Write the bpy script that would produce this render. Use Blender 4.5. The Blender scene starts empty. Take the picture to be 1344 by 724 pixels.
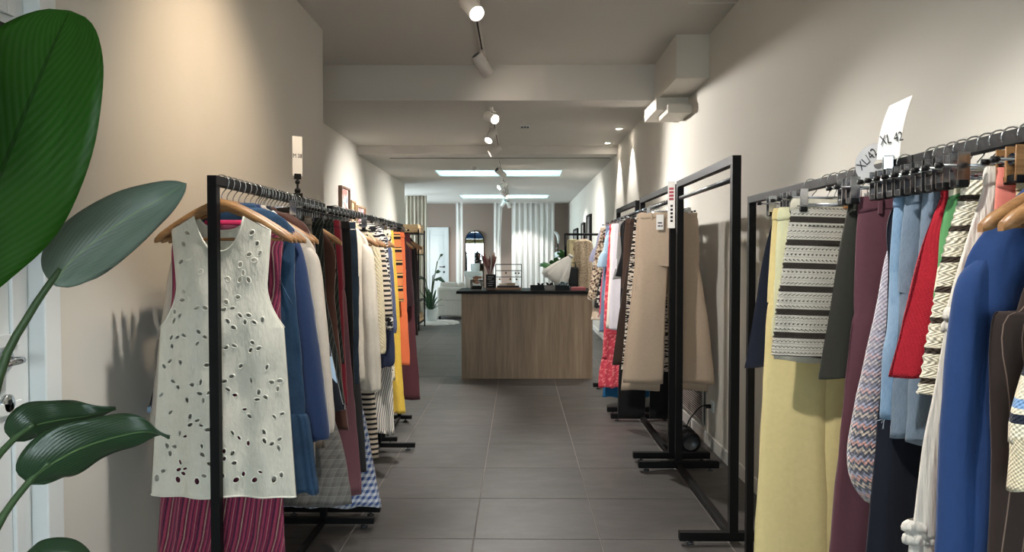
import bpy, bmesh, math, random
from mathutils import Vector, Matrix, Euler
from mathutils import noise as mnoise
NZ = mnoise.noise
random.seed(7)
PI = math.pi
sc = bpy.context.scene
COL = sc.collection

# ------------------------------------------------------------------ camera, world, exposure
F = 992.0
CAM_H = 1.35
PITCH = math.atan(28 / F); YAW = math.atan(8.5 / F)
cd = bpy.data.cameras.new('camera'); cam = bpy.data.objects.new('camera', cd); COL.objects.link(cam)
cd.sensor_width = 36; cd.lens = 36 * F / 1344; cd.clip_start = 0.05; cd.clip_end = 200
cam.location = (0, 0, CAM_H)
cam.rotation_euler = (PI / 2 - PITCH, 0, YAW)
sc.camera = cam
CM = Euler((PI / 2 - PITCH, 0, YAW)).to_matrix()

def at(px, py, Y):
    """world point at depth Y seen at photo pixel (px,py): used to read sizes off the photograph"""
    d = CM @ Vector(((px - 672) / F, -(py - 362) / F, -1))
    return Vector((0, 0, CAM_H)) + d * (Y / d.y)

w = bpy.data.worlds.new('sky'); sc.world = w; w.use_nodes = True
wb = w.node_tree.nodes['Background']
wb.inputs[0].default_value = (0.80, 0.94, 1.0, 1); wb.inputs[1].default_value = 4.2
vs = sc.view_settings
vs.view_transform = 'Standard'; vs.look = 'None'; vs.exposure = 1.45; vs.gamma = 1; vs.use_curve_mapping = False

def portal(name, loc, sx, sy, rot):
    l = bpy.data.lights.new(name, 'AREA'); l.shape = 'RECTANGLE'; l.size = sx; l.size_y = sy
    l.cycles.is_portal = True
    o = bpy.data.objects.new(name, l); COL.objects.link(o); o.location = loc; o.rotation_euler = rot
portal('shopfront_portal', (0, -1.98, 1.45), 2.5, 2.5, (PI / 2, 0, 0))
portal('lounge_window_portal', (-3.98, 17.6, 1.4), 3.9, 2.1, (0, -PI / 2, 0))  # daylight portal for the added lounge window
portal('skylight_portal', (-0.325, 12.86, 3.1), 2.1, 0.95, (0, 0, 0))
portal('skylight_portal', (-0.335, 18.0, 3.1), 2.1, 1.1, (0, 0, 0))

# ------------------------------------------------------------------ helpers
def lin(c):
    return c / 12.92 if c <= 0.04045 else ((c + 0.055) / 1.055) ** 2.4
def rgb(h):
    if isinstance(h, str):
        h = h.lstrip('#'); return tuple(lin(int(h[i:i + 2], 16) / 255) for i in (0, 2, 4)) + (1,)
    return tuple(h) + ((1,) if len(h) == 3 else ())

class NT:
    def __init__(s, name):
        s.m = bpy.data.materials.new(name); s.m.use_nodes = True
        s.t = s.m.node_tree; s.t.nodes.clear()
        s.out = s.t.nodes.new('ShaderNodeOutputMaterial')
    def n(s, typ, **kw):
        nd = s.t.nodes.new(typ)
        for k, v in kw.items():
            if k.startswith('i_'):
                key = k[2:]; nd.inputs[int(key) if key.isdigit() else key].default_value = v
            else: setattr(nd, k, v)
        return nd
    def l(s, a, b): s.t.links.new(a, b)
    def math(s, op, a, b=None, c=None):
        nd = s.n('ShaderNodeMath', operation=op)
        for i, v in enumerate((a, b, c)):
            if v is None: continue
            if isinstance(v, (int, float)): nd.inputs[i].default_value = v
            else: s.l(v, nd.inputs[i])
        return nd.outputs[0]
    def mix(s, f, a, b):
        nd = s.n('ShaderNodeMix', data_type='RGBA')
        for i, v in ((0, f), (6, a), (7, b)):
            if hasattr(v, 'node'): s.l(v, nd.inputs[i])
            else: nd.inputs[i].default_value = v
        return nd.outputs[2]
    def noise(s, vec, scale, detail=3, rough=.5):
        nd = s.n('ShaderNodeTexNoise'); nd.inputs['Scale'].default_value = scale
        nd.inputs['Detail'].default_value = detail; nd.inputs['Roughness'].default_value = rough
        if vec is not None: s.l(vec, nd.inputs['Vector'])
        return nd.outputs['Fac']
    def ramp(s, fac, stops, const=False):
        nd = s.n('ShaderNodeValToRGB'); cr = nd.color_ramp
        if const: cr.interpolation = 'CONSTANT'
        cr.elements[0].position = stops[0][0]; cr.elements[0].color = stops[0][1]
        if len(stops) > 1: cr.elements[1].position = stops[1][0]; cr.elements[1].color = stops[1][1]
        for p, c in stops[2:]:
            e = cr.elements.new(p); e.color = c
        s.l(fac, nd.inputs[0]); return nd.outputs[0]
    def bump(s, h, strength=.3, dist=.002, normal=None):
        nd = s.n('ShaderNodeBump'); nd.inputs['Strength'].default_value = strength
        nd.inputs['Distance'].default_value = dist; s.l(h, nd.inputs['Height'])
        if normal is not None: s.l(normal, nd.inputs['Normal'])
        return nd.outputs[0]
    def principled(s, color, rough=.6, metal=0, normal=None, **kw):
        p = s.n('ShaderNodeBsdfPrincipled')
        if hasattr(color, 'node'): s.l(color, p.inputs['Base Color'])
        else: p.inputs['Base Color'].default_value = color
        if hasattr(rough, 'node'): s.l(rough, p.inputs['Roughness'])
        else: p.inputs['Roughness'].default_value = rough
        p.inputs['Metallic'].default_value = metal
        if normal is not None: s.l(normal, p.inputs['Normal'])
        for k, v in kw.items(): p.inputs[k.replace('_', ' ')].default_value = v
        s.l(p.outputs[0], s.out.inputs[0]); return p

def plain(name, col, rough=.6, metal=0, nscale=30, var=.06, bump=.05, **kw):
    t = NT(name); co = t.n('ShaderNodeTexCoord').outputs['Object']
    nz = t.noise(co, nscale, 4)
    c = rgb(col); d = tuple(x * (1 - var * 2) for x in c[:3]) + (1,)
    t.principled(t.mix(nz, d, c), rough, metal, t.bump(nz, bump, .003), **kw); return t.m

def wood(name, c1, c2, axis='Z', scale=1.0, rough=.5):
    t = NT(name); co = t.n('ShaderNodeTexCoord').outputs['Object']
    mp = t.n('ShaderNodeMapping'); t.l(co, mp.inputs[0])
    s = [14 * scale] * 3; s['XYZ'.index(axis)] = 0.9 * scale; mp.inputs['Scale'].default_value = s
    a = t.noise(mp.outputs[0], 1.6, 6, .6)
    mp2 = t.n('ShaderNodeMapping'); t.l(co, mp2.inputs[0])
    s = [160 * scale] * 3; s['XYZ'.index(axis)] = 5 * scale; mp2.inputs['Scale'].default_value = s
    b = t.noise(mp2.outputs[0], 1, 3)
    f = t.math('ADD', t.math('MULTIPLY', a, .75), t.math('MULTIPLY', b, .35))
    c = t.ramp(f, [(.32, rgb(c1)), (.72, rgb(c2))])
    t.principled(c, rough, 0, t.bump(b, .08, .001)); return t.m

def fabric(name, col=None, pat=None, rough=.85, weave=.25, wr=.5, sheen=.15, wscale=9, knit=None, trans=0, wz=.45):
    """cloth: colour or pattern(nt,u,v) on the UV map laid out in metres (u around, v up), weave and creases as relief"""
    t = NT(name); uv = t.n('ShaderNodeUVMap'); uv.uv_map = 'UVMap'
    sp = t.n('ShaderNodeSeparateXYZ'); t.l(uv.outputs[0], sp.inputs[0]); u, v = sp.outputs[0], sp.outputs[1]
    c = pat(t, u, v, uv.outputs[0]) if pat else None
    co = t.n('ShaderNodeTexCoord').outputs['Object']
    n1 = t.noise(co, 60, 3)
    if c is None:
        a = rgb(col); b = tuple(x * .86 for x in a[:3]) + (1,); c = t.mix(n1, b, a)
    mp = t.n('ShaderNodeMapping'); t.l(co, mp.inputs[0]); mp.inputs['Scale'].default_value = (1, 1, wz)
    cr = t.noise(mp.outputs[0], wscale, 4, .55)
    nrm = t.bump(cr, wr, .02)
    if knit:
        hk = t.math('MULTIPLY', t.math('SINE', t.math('MULTIPLY', u, 2 * PI / knit)), t.math('SINE', t.math('MULTIPLY', v, 2 * PI / knit)))
        nrm = t.bump(hk, .5, knit * .35, nrm)
    else:
        nrm = t.bump(t.noise(co, 420, 2), weave, .0012, nrm)
    p = t.principled(c, rough, 0, nrm)
    p.inputs['Sheen Weight'].default_value = sheen; p.inputs['Specular IOR Level'].default_value = .25
    if trans:
        tr = t.n('ShaderNodeBsdfTranslucent'); t.l(c, tr.inputs[0]) if hasattr(c, 'node') else None
        mx = t.n('ShaderNodeMixShader'); mx.inputs[0].default_value = trans
        t.l(p.outputs[0], mx.inputs[1]); t.l(tr.outputs[0], mx.inputs[2]); t.l(mx.outputs[0], t.out.inputs[0])
    return t.m

def stripes(axis, period, stops, wob=0):
    def f(t, u, v, uv):
        s = v if axis == 'v' else u
        if wob: s = t.math('ADD', s, t.math('MULTIPLY', t.noise(uv, 14, 2), wob))
        fr = t.math('FRACT', t.math('DIVIDE', s, period))
        return t.ramp(fr, [(p, rgb(c)) for p, c in stops], True)
    return f
def check(period, base, dark, light=None, w1=.5, lw=.08):
    def f(t, u, v, uv):
        fu = t.math('FRACT', t.math('DIVIDE', u, period)); fv = t.math('FRACT', t.math('DIVIDE', v, period))
        a = t.math('LESS_THAN', fu, w1); b = t.math('LESS_THAN', fv, w1)
        k = t.math('MULTIPLY', t.math('ADD', a, b), .5)
        c = t.mix(k, rgb(base), rgb(dark))
        if light:
            g = t.math('MAXIMUM', t.math('LESS_THAN', fu, lw), t.math('LESS_THAN', fv, lw))
            c = t.mix(t.math('MULTIPLY', g, .7), c, rgb(light))
        return c
    return f
def blotch(scale, stops, sx=1, sy=1, vor=False):
    def f(t, u, v, uv):
        mp = t.n('ShaderNodeMapping'); t.l(uv, mp.inputs[0]); mp.inputs['Scale'].default_value = (sx, sy, 1)
        if vor:
            nd = t.n('ShaderNodeTexVoronoi'); nd.inputs['Scale'].default_value = scale; t.l(mp.outputs[0], nd.inputs['Vector'])
            s = nd.outputs['Color']; sp = t.n('ShaderNodeSeparateXYZ'); t.l(s, sp.inputs[0]); s = sp.outputs[0]
        else: s = t.noise(mp.outputs[0], scale, 2)
        return t.ramp(s, [(p, rgb(c)) for p, c in stops], True)
    return f
def denim(base, dark):
    def f(t, u, v, uv):
        mp = t.n('ShaderNodeMapping'); t.l(uv, mp.inputs[0]); mp.inputs['Scale'].default_value = (900, 60, 1)
        a = t.noise(mp.outputs[0], 1, 2); b = t.noise(uv, 7, 4)
        k = t.math('ADD', t.math('MULTIPLY', a, .45), t.math('MULTIPLY', b, .6))
        return t.ramp(k, [(.3, rgb(dark)), (.75, rgb(base))])
    return f

def obj(name, me, mat=None, parent=None, loc=None):
    o = bpy.data.objects.new(name, me); COL.objects.link(o)
    if mat is not None and len(me.materials) == 0: me.materials.append(mat)
    if parent: o.parent = parent
    if loc is not None: o.location = loc
    return o
def tag(o, label, cat=None, group=None, kind=None):
    if label: o['label'] = label
    if cat: o['category'] = cat
    if group: o['group'] = group
    if kind: o['kind'] = kind
    return o
def thing(name, label, cat, loc=(0, 0, 0), rz=0, group=None):
    o = bpy.data.objects.new(name, None); COL.objects.link(o); o.empty_display_size = .05
    o.location = loc; o.rotation_euler = (0, 0, rz)
    return tag(o, label, cat, group)
def struct(o): o['kind'] = 'structure'; return o
def copy_tree(o, parent=None):
    c = o.copy(); COL.objects.link(c); c.parent = parent
    for ch in o.children: copy_tree(ch, c)
    return c

class MB:
    def __init__(s): s.v = []; s.f = []; s.uv = []; s.sm = []
    def add(s, vs, fs, smooth=False, uvs=None):
        k = len(s.v); s.v += [tuple(x) for x in vs]
        for f in fs:
            s.f.append(tuple(i + k for i in f)); s.sm.append(smooth)
        s.uv += uvs if uvs else [(x[0], x[2]) for x in s.v[k:]]
    def box(s, lo, hi, bev=0):
        if bev:
            bm = bmesh.new(); bmesh.ops.create_cube(bm, size=1)
            for q in bm.verts: q.co = Vector([(lo[i] + hi[i]) / 2 + q.co[i] * (hi[i] - lo[i]) for i in range(3)])
            bmesh.ops.bevel(bm, geom=bm.edges[:], offset=bev, segments=2, affect='EDGES', profile=.5)
            bm.verts.index_update()
            s.add([q.co[:] for q in bm.verts], [[q.index for q in f.verts] for f in bm.faces]); bm.free(); return s
        x0, y0, z0 = lo; x1, y1, z1 = hi
        s.add([(x0, y0, z0), (x1, y0, z0), (x1, y1, z0), (x0, y1, z0), (x0, y0, z1), (x1, y0, z1), (x1, y1, z1), (x0, y1, z1)],
              [(3, 2, 1, 0), (4, 5, 6, 7), (0, 1, 5, 4), (1, 2, 6, 5), (2, 3, 7, 6), (3, 0, 4, 7)]); return s
    def tube(s, pts, r, n=8, cap=True):
        pts = [Vector(p) for p in pts]; rs = r if isinstance(r, (list, tuple)) else [r] * len(pts)
        vs = []; up = None
        for i, p in enumerate(pts):
            d = (pts[min(i + 1, len(pts) - 1)] - pts[max(i - 1, 0)]).normalized()
            if up is None:
                up = Vector((0, 0, 1)) if abs(d.z) < .9 else Vector((0, 1, 0))
            a = d.cross(up)
            if a.length < 1e-4: a = d.cross(Vector((1, 0, 0)))
            a.normalize(); b = a.cross(d).normalized(); up = b
            for j in range(n):
                q = 2 * PI * j / n; vs.append(p + (a * math.cos(q) + b * math.sin(q)) * rs[i])
        fs = [(i * n + j, i * n + (j + 1) % n, (i + 1) * n + (j + 1) % n, (i + 1) * n + j) for i in range(len(pts) - 1) for j in range(n)]
        if cap: fs += [tuple(range(n))[::-1], tuple(range((len(pts) - 1) * n, len(pts) * n))]
        s.add(vs, fs, True); return s
    def lathe(s, prof, n=24, c=(0, 0, 0), axis=None, smooth=True):
        M = Matrix.Identity(3)
        if axis is not None: M = Vector((0, 0, 1)).rotation_difference(Vector(axis).normalized()).to_matrix()
        c = Vector(c); vs = []
        for r, z in prof:
            for j in range(n):
                q = 2 * PI * j / n; vs.append(c + M @ Vector((r * math.cos(q), r * math.sin(q), z)))
        fs = [(i * n + j, i * n + (j + 1) % n, (i + 1) * n + (j + 1) % n, (i + 1) * n + j) for i in range(len(prof) - 1) for j in range(n)]
        s.add(vs, fs, smooth); return s
    def rings(s, rs, smooth=True, uvs=None, closed=True):
        n = len(rs[0]); vs = [p for r in rs for p in r]
        m = n if closed else n - 1
        fs = [(i * n + j, i * n + (j + 1) % n, (i + 1) * n + (j + 1) % n, (i + 1) * n + j) for i in range(len(rs) - 1) for j in range(m)]
        s.add(vs, fs, smooth, uvs); return s
    def mesh(s, name):
        me = bpy.data.meshes.new(name); me.from_pydata(s.v, [], s.f)
        me.polygons.foreach_set('use_smooth', s.sm)
        ul = me.uv_layers.new(name='UVMap')
        vi = [0] * len(me.loops); me.loops.foreach_get('vertex_index', vi)
        flat = [0.0] * (2 * len(vi))
        for k, i in enumerate(vi): flat[2 * k], flat[2 * k + 1] = s.uv[i]
        ul.data.foreach_set('uv', flat); me.update(); return me
    def build(s, name, mat, parent=None, loc=None): return obj(name, s.mesh(name), mat, parent, loc)

# ------------------------------------------------------------------ materials
def wallmat(name, col, b=.06):
    t = NT(name); co = t.n('ShaderNodeTexCoord').outputs['Object']
    n1 = t.noise(co, 2.2, 4); n2 = t.noise(co, 180, 3)
    c = rgb(col); d = tuple(x * .95 for x in c[:3]) + (1,)
    t.principled(t.mix(n1, d, c), .88, 0, t.bump(n2, b, .002)); return t.m
M_WALL = wallmat('wall_paint', '#d5d1c8')
M_CEIL = wallmat('ceiling_paint', '#d1cdc7')
M_TAUPE = wallmat('taupe_paint', '#97877d')
M_WHITE = plain('white_lacquer', '#dfe3e3', .4, nscale=8, var=.02, bump=.01)
M_TRIM = plain('white_trim', '#e2e0dc', .5, nscale=8, var=.02, bump=.01)
M_BLACK = plain('black_steel', '#0d0d0e', .55, 0, nscale=200, var=.12, bump=.06, Specular_IOR_Level=.18)
M_BLK2 = plain('black_plastic', '#0b0b0c', .5, nscale=60, var=.1, Specular_IOR_Level=.25)
M_CHROME = plain('chrome', '#c9ccd0', .16, 1, nscale=40, var=.03, bump=.01)
M_GREYRAIL = plain('grey_steel_rail', '#55585c', .38, .7, nscale=100)
M_HANGER = wood('hanger_wood', '#70492a', '#a97f50', 'X', 2.2, .4)
M_OAK = wood('counter_oak', '#6c5844', '#a08a70', 'Z', .7, .5)
M_TOPBLK = plain('black_stone_top', '#0b0a0a', .5, nscale=300, var=.2, bump=.02, Specular_IOR_Level=.15)
M_CRATE = wood('crate_pine', '#a67f58', '#dcbd95', 'Y', 1.5, .6)
M_LAMPW = plain('lamp_white', '#ded8d2', .45, nscale=50, var=.02, bump=.01)
M_PAPER = plain('paper', '#efede8', .7, nscale=60, var=.02, bump=.02)
M_INK = plain('ink_black', '#1a1a1c', .7, nscale=60)
M_INKR = plain('ink_red', '#b04a55', .7, nscale=60)

def emit(name, col, st):
    t = NT(name); e = t.n('ShaderNodeEmission'); e.inputs[0].default_value = rgb(col); e.inputs[1].default_value = st
    t.l(e.outputs[0], t.out.inputs[0]); return t.m
M_LENS = emit('lamp_lens_lit', '#fff1de', 30)
def glassmat(name, tint=(1, 1, 1, 1), refl=.08):
    t = NT(name); a = t.n('ShaderNodeBsdfTransparent'); a.inputs[0].default_value = tint
    g = t.n('ShaderNodeBsdfGlossy'); g.inputs['Roughness'].default_value = .02
    fr = t.n('ShaderNodeLayerWeight'); fr.inputs[0].default_value = .25
    mx = t.n('ShaderNodeMixShader'); t.l(t.math('ADD', t.math('MULTIPLY', fr.outputs['Fresnel'], .6), refl * .5), mx.inputs[0])
    t.l(a.outputs[0], mx.inputs[1]); t.l(g.outputs[0], mx.inputs[2]); t.l(mx.outputs[0], t.out.inputs[0]); return t.m
M_GLASS = glassmat('clear_glass')
def frosted(name, tint):
    t = NT(name); a = t.n('ShaderNodeBsdfTranslucent'); a.inputs[0].default_value = tint; t.l(a.outputs[0], t.out.inputs[0]); return t.m
M_SKYGLASS = frosted('skylight_frosted_pane', (.22, .33, .325, 1))

def tilemat():
    t = NT('floor_tile_stone'); oi = t.n('ShaderNodeObjectInfo'); co = t.n('ShaderNodeTexCoord').outputs['Object']
    ad = t.n('ShaderNodeVectorMath', operation='ADD'); t.l(co, ad.inputs[0])
    cv = t.n('ShaderNodeCombineXYZ'); k = t.math('MULTIPLY', oi.outputs['Random'], 40); t.l(k, cv.inputs[0]); t.l(k, cv.inputs[1]); t.l(cv.outputs[0], ad.inputs[1])
    mp = t.n('ShaderNodeMapping'); t.l(ad.outputs[0], mp.inputs[0]); mp.inputs['Scale'].default_value = (1, 2.2, 1)
    a = t.noise(mp.outputs[0], 4, 6, .65); b = t.noise(ad.outputs[0], 140, 4, .6)
    f = t.math('ADD', t.math('MULTIPLY', a, .55), t.math('MULTIPLY', b, .45))
    f = t.math('ADD', f, t.math('MULTIPLY', t.math('SUBTRACT', oi.outputs['Random'], .5), .06))
    c = t.ramp(f, [(.3, rgb('#43403e')), (.5, rgb('#565351')), (.72, rgb('#6b6764'))])
    r = t.math('ADD', t.math('MULTIPLY', b, .25), .36)
    t.principled(c, r, 0, t.bump(b, .12, .002)); return t.m
M_TILE = tilemat()
M_GROUT = plain('grout', '#a59f98', .9, nscale=120, var=.15)

# ------------------------------------------------------------------ room shell
XR, XL, XL2 = 1.35, -1.36, -2.21
Z1, Z2, Z3 = 2.907, 2.84, 2.723
YB0 = -2.0; YEND = 20.5; YC = 5.28; YL3 = 14.7; XL3 = -4.0
TOP = 3.35
def shell(name, lo, hi, mat): return struct(MB().box(lo, hi).build(name, mat))
fl = shell('floor', (XL3 - .3, YB0 - .3, -.2), (XR + .3, YEND + .2, -.002), M_GROUT)
tm = MB().box((-.2975, -.2975, -.012), (.2975, .2975, 0), .001).mesh('tile')
tm.materials.append(M_TILE)
gx0, gy0 = -.2126, 3.555
for iy in range(-10, 29):
    for ix in range(-7, 3):
        cx, cy = gx0 + .6 * ix + .3, gy0 + .6 * iy + .3
        if cy < YC and cx < XL - .3: continue
        if YC <= cy < YL3 and cx < XL2 - .3: continue
        if cx > XR + .2 or cy > YEND + .1 or cy < 1.5 and iy < -8: continue
        if abs(cx) > 3 and cy < YL3: continue
        obj('tile', tm, None, fl, (cx, cy, 0))
shell('wall_right', (XR, YB0, 0), (XR + .3, YEND, TOP), M_WALL)
# left wall with the door opening (Y 1.30..2.13)
DY0, DY1, DH = 1.28, 2.135, 2.45
lw = struct(MB().box((XL - .3, YB0, 0), (XL, DY0, TOP)).box((XL - .3, DY1, 0), (XL, YC, TOP)).box((XL - .3, DY0, DH), (XL, DY1, TOP)).build('wall_left', M_WALL))
shell('wall_left_recess', (XL2 - .3, YC, 0), (XL2, YL3, TOP), M_WALL)
shell('wall_left_return', (XL2 - .3, YC - .3, 0), (XL - .3, YC, TOP), M_WALL)
struct(MB().box((XL3 - .3, YL3, 0), (XL3, 15.6, TOP)).box((XL3 - .3, 19.6, 0), (XL3, YEND, TOP)).box((XL3 - .3, 15.6, 0), (XL3, 19.6, .3)).box((XL3 - .3, 15.6, 2.5), (XL3, 19.6, TOP)).build('wall_left_lounge', M_WALL))
lw4 = struct(MB().box((XL3 - .12, 15.6, .3), (XL3 - .11, 19.6, 2.5)).build('window_4', M_GLASS))  # unseen side window, added to flood the dark lounge with daylight
for y in (15.6, 16.93, 18.27, 19.56): MB().box((XL3 - .14, y, .3), (XL3 - .08, y + .04, 2.5)).build('window_mullion', M_WHITE, lw4)
shell('wall_lounge_return', (XL3, YL3 - .15, 0), (XL2 - .3, YL3, TOP), M_WALL)
shell('wall_back', (XL3 - .3, YEND, 0), (XR + .3, YEND + .2, TOP), M_TAUPE)
# shop front behind the camera: sill, jambs, head and a big pane
struct(MB().box((XL, YB0 - .2, 0), (XR, YB0, .2)).box((XL, YB0 - .2, 2.7), (XR, YB0, TOP))
       .box((XL - .3, YB0 - .2, 0), (-1.25, YB0, TOP)).box((1.25, YB0 - .2, 0), (XR + .3, YB0, TOP)).build('wall_front', M_WALL))
wn = struct(MB().box((-1.25, YB0 - .12, .2), (1.25, YB0 - .11, 2.7)).build('window_1', M_GLASS))
MB().box((-1.25, YB0 - .14, .2), (-1.2, YB0 - .08, 2.7)).box((1.2, YB0 - .14, .2), (1.25, YB0 - .08, 2.7)).box((-.03, YB0 - .14, .2), (.03, YB0 - .08, 2.7)).box((-1.2, YB0 - .14, .2), (1.2, YB0 - .08, .26)).box((-1.2, YB0 - .14, 2.64), (1.2, YB0 - .08, 2.7)).build('window_frame', M_BLACK, wn)
M_PAVE = plain('pavement', '#8f8b84', .9, nscale=6, var=.1)
shell('pavement', (-12, -14, -.2), (12, YB0 - .2, -.02), M_PAVE)
# ceilings
shell('ceiling', (XL2 - .3, YB0 - .2, Z1), (XR + .3, 6.25, TOP), M_CEIL)
shell('ceiling_middle', (XL2 - .3, 6.52, Z2), (XR + .3, 10.38, TOP), M_CEIL)
sk = [(-1.38, .73, 12.38, 13.35), (-1.38, .71, 17.46, 18.6)]
cb = MB(); xa, xb = XL3 - .3, XR + .3
cb.box((xa, 10.38, Z3), (xb, sk[0][2], TOP)).box((xa, sk[0][3], Z3), (xb, sk[1][2], TOP)).box((xa, sk[1][3], Z3), (xb, YEND + .2, TOP))
for x0, x1, y0, y1 in sk: cb.box((xa, y0, Z3), (x0, y1, TOP)).box((x1, y0, Z3), (xb, y1, TOP))
struct(cb.build('ceiling_rear', M_CEIL))
for i, (x0, x1, y0, y1) in enumerate(sk):
    mb = MB(); mb.add([(x0, y0, Z3 + .015), (x1, y0, Z3 + .015), (x1, y1, Z3 + .015), (x0, y1, Z3 + .015)], [(3, 2, 1, 0)]); s_ = struct(mb.build('window_%d' % (i + 2), M_SKYGLASS))
    MB().box((x0, y0, Z3 + .002), (x0 + .012, y1, Z3 + .012)).box((x1 - .012, y0, Z3 + .002), (x1, y1, Z3 + .012)).build('window_frame', M_WHITE, s_)
shell('trim_1', (XL2 - .3, 6.25, 2.615), (XR + .3, 6.52, TOP), M_CEIL)          # beam across the ceiling
# boxed duct along the right wall
db = struct(MB().box((1.118, 5.4, 2.598), (XR, 6.25, Z1 + .01)).build('trim_2', M_WALL))
MB().box((1.095, 6.05, 2.50), (XR, 6.62, 2.60)).build('duct_step', M_WALL, db)
MB().box((1.165, 5.93, 2.455), (XR, 6.30, 2.52)).build('duct_cap', M_WALL, db)
# access panel and slot diffuser, small ceiling fittings
tag(MB().box((1.05, 4.72, Z1 - .006), (1.345, 4.735, Z1)).build('trim_3', M_TRIM), None, kind='structure')
sv = MB().box((-1.83, 10.76, Z3 - .004), (1.30, 10.80, Z3 + .0)).build('slot_vent', M_BLK2)
tag(sv, 'long thin dark slot vent across the rear ceiling', 'vent')
v_ = thing('ceiling_vent', 'small square white ceiling vent with three dark slots', 'vent', (.075, 8.8, Z2))
MB().box((-.06, -.06, -.015), (.06, .06, 0), .003).build('frame', M_WHITE, v_)
for k in range(3): MB().box((-.045 + k * .033, -.045, -.018), (-.021 + k * .033, .045, -.0145)).build('slot', M_BLK2, v_)
sd = thing('smoke_detector', 'small round white smoke detector on rear ceiling', 'smoke detector', (-.70, 11.85, Z3))
MB().lathe([(0, -.05), (.03, -.05), (.05, -.03), (.055, 0)], 20).build('housing', M_LAMPW, sd)
MB().lathe([(0, -.056), (.012, -.056), (.014, -.05)], 12).build('sensor', M_BLK2, sd)
# baseboards
def base(n, lo, hi): struct(MB().box(lo, hi, .002).build(n, M_TRIM))
base('baseboard_right', (XR - .013, YB0, 0), (XR + .01, YEND, .085))
base('baseboard_left', (XL - .01, DY1 + .1, 0), (XL + .013, YC, .085))
base('baseboard_left_recess', (XL2 - .01, YC, 0), (XL2 + .013, YL3, .085))
base('baseboard_back', (XL3, YEND - .013, 0), (XR, YEND + .01, .085))

# left foreground door (white, panelled) with round rosettes
d1 = struct(MB().box((XL - .07, DY0 + .01, .005), (XL - .03, DY1 - .008, DH - .005)).build('door_1', M_WHITE))
def ring_frame(mb, x0, x1, y0, y1, z0, z1, wd):
    mb.box((x0, y0, z0), (x1, y0 + wd, z1), .003).box((x0, y1 - wd, z0), (x1, y1, z1), .003).box((x0, y0 + wd, z0), (x1, y1 - wd, z0 + wd), .003).box((x0, y0 + wd, z1 - wd), (x1, y1 - wd, z1), .003)
for z0, z1 in ((.15, .95), (1.1, 1.92), (2.0, 2.4)):
    mb = MB(); ring_frame(mb, XL - .03, XL - .018, DY0 + .1, DY1 - .055, z0, z1, .035); mb.build('panel_moulding', M_WHITE, d1)
for z, r in ((1.065, .027), (.945, .027)):
    MB().lathe([(0, .012), (r * .8, .012), (r, .008), (r, 0)], 24, (XL - .03, DY1 - .108, z), (1, 0, 0)).build('rosette', M_CHROME, d1)
MB().lathe([(0, .0135), (.008, .0135), (.008, .0115)], 12, (XL - .03, DY1 - .108, .95), (1, 0, 0)).box((XL - .02, DY1 - .111, .925), (XL - .017, DY1 - .105, .95)).build('keyhole', M_BLK2, d1)
MB().tube([(XL - .03, DY1 - .108, 1.065), (XL + .02, DY1 - .108, 1.065), (XL + .025, DY1 - .13, 1.065), (XL + .025, DY1 - .23, 1.065)], .009).build('handle', M_CHROME, d1)
MB().box((XL - .03, DY0 + .05, 1.955), (XL - .012, DY1 - .055, 1.968)).build('dark_slot', M_BLK2, d1)
tr = MB(); tr.box((XL - .03, DY1 - .01, 0), (XL + .02, DY1 + .065, DH + .07), .004).box((XL - .03, DY0 - .065, 0), (XL + .02, DY0 + .01, DH + .07), .004).box((XL - .03, DY0 + .01, DH - .01), (XL + .02, DY1 - .01, DH + .07), .004)
struct(tr.build('trim_4', M_WHITE))
# door in the back wall
d2 = struct(MB().box((-2.42, YEND - .03, .01), (-1.97, YEND - .005, 2.0)).build('door_2', M_WHITE))
MB().box((-2.36, YEND - .036, .2), (-2.03, YEND - .028, .95), .003).box((-2.36, YEND - .036, 1.1), (-2.03, YEND - .028, 1.88), .003).build('panel', M_WHITE, d2)
MB().tube([(-2.02, YEND - .03, 1.02), (-2.02, YEND - .07, 1.02), (-2.14, YEND - .07, 1.02)], .012).lathe([(0, .01), (.03, .01), (.03, 0)], 16, (-2.02, YEND - .03, 1.02), (0, -1, 0)).lathe([(0, .01), (.03, .01), (.03, 0)], 16, (-2.02, YEND - .03, .88), (0, -1, 0)).build('handle', M_GREYRAIL, d2)
struct(MB().box((-1.97, YEND - .05, 0), (-1.89, YEND, 2.09), .004).box((-2.5, YEND - .05, 0), (-2.42, YEND, 2.09), .004).box((-2.42, YEND - .05, 2.0), (-1.97, YEND, 2.09), .004).build('trim_5', M_WHITE))
# vent grille low on the right wall
gr = thing('wall_grille', 'grey slatted vent grille low on the right wall', 'vent', (XR, 5.9, .28))
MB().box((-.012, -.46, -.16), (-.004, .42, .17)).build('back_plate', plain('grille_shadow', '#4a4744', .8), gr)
M_GRILLE = plain('grille_paint', '#b3ada6', .5)
mb = MB(); ring_frame(mb, -.022, -.004, -.46, .42, -.16, .17, .018); mb.build('frame', M_GRILLE, gr)
sm_ = MB().box((-.022, -.44, -.003), (-.010, .40, .003)).mesh('slat'); sm_.materials.append(M_GRILLE)
for k in range(17): obj('slat', sm_, None, gr, (0, 0, -.135 + k * .0175)).rotation_euler = (0, .5, 0)
so = thing('wall_socket', 'white wall socket with black plug above right baseboard', 'socket', (XR, 5.22, .30))
MB().box((-.012, -.04, -.04), (0, .04, .04), .004).build('plate', M_WHITE, so)
MB().lathe([(0, .014), (.018, .014), (.02, 0)], 16, (-.004, 0, 0), (-1, 0, 0)).build('recess', M_LAMPW, so)

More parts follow.
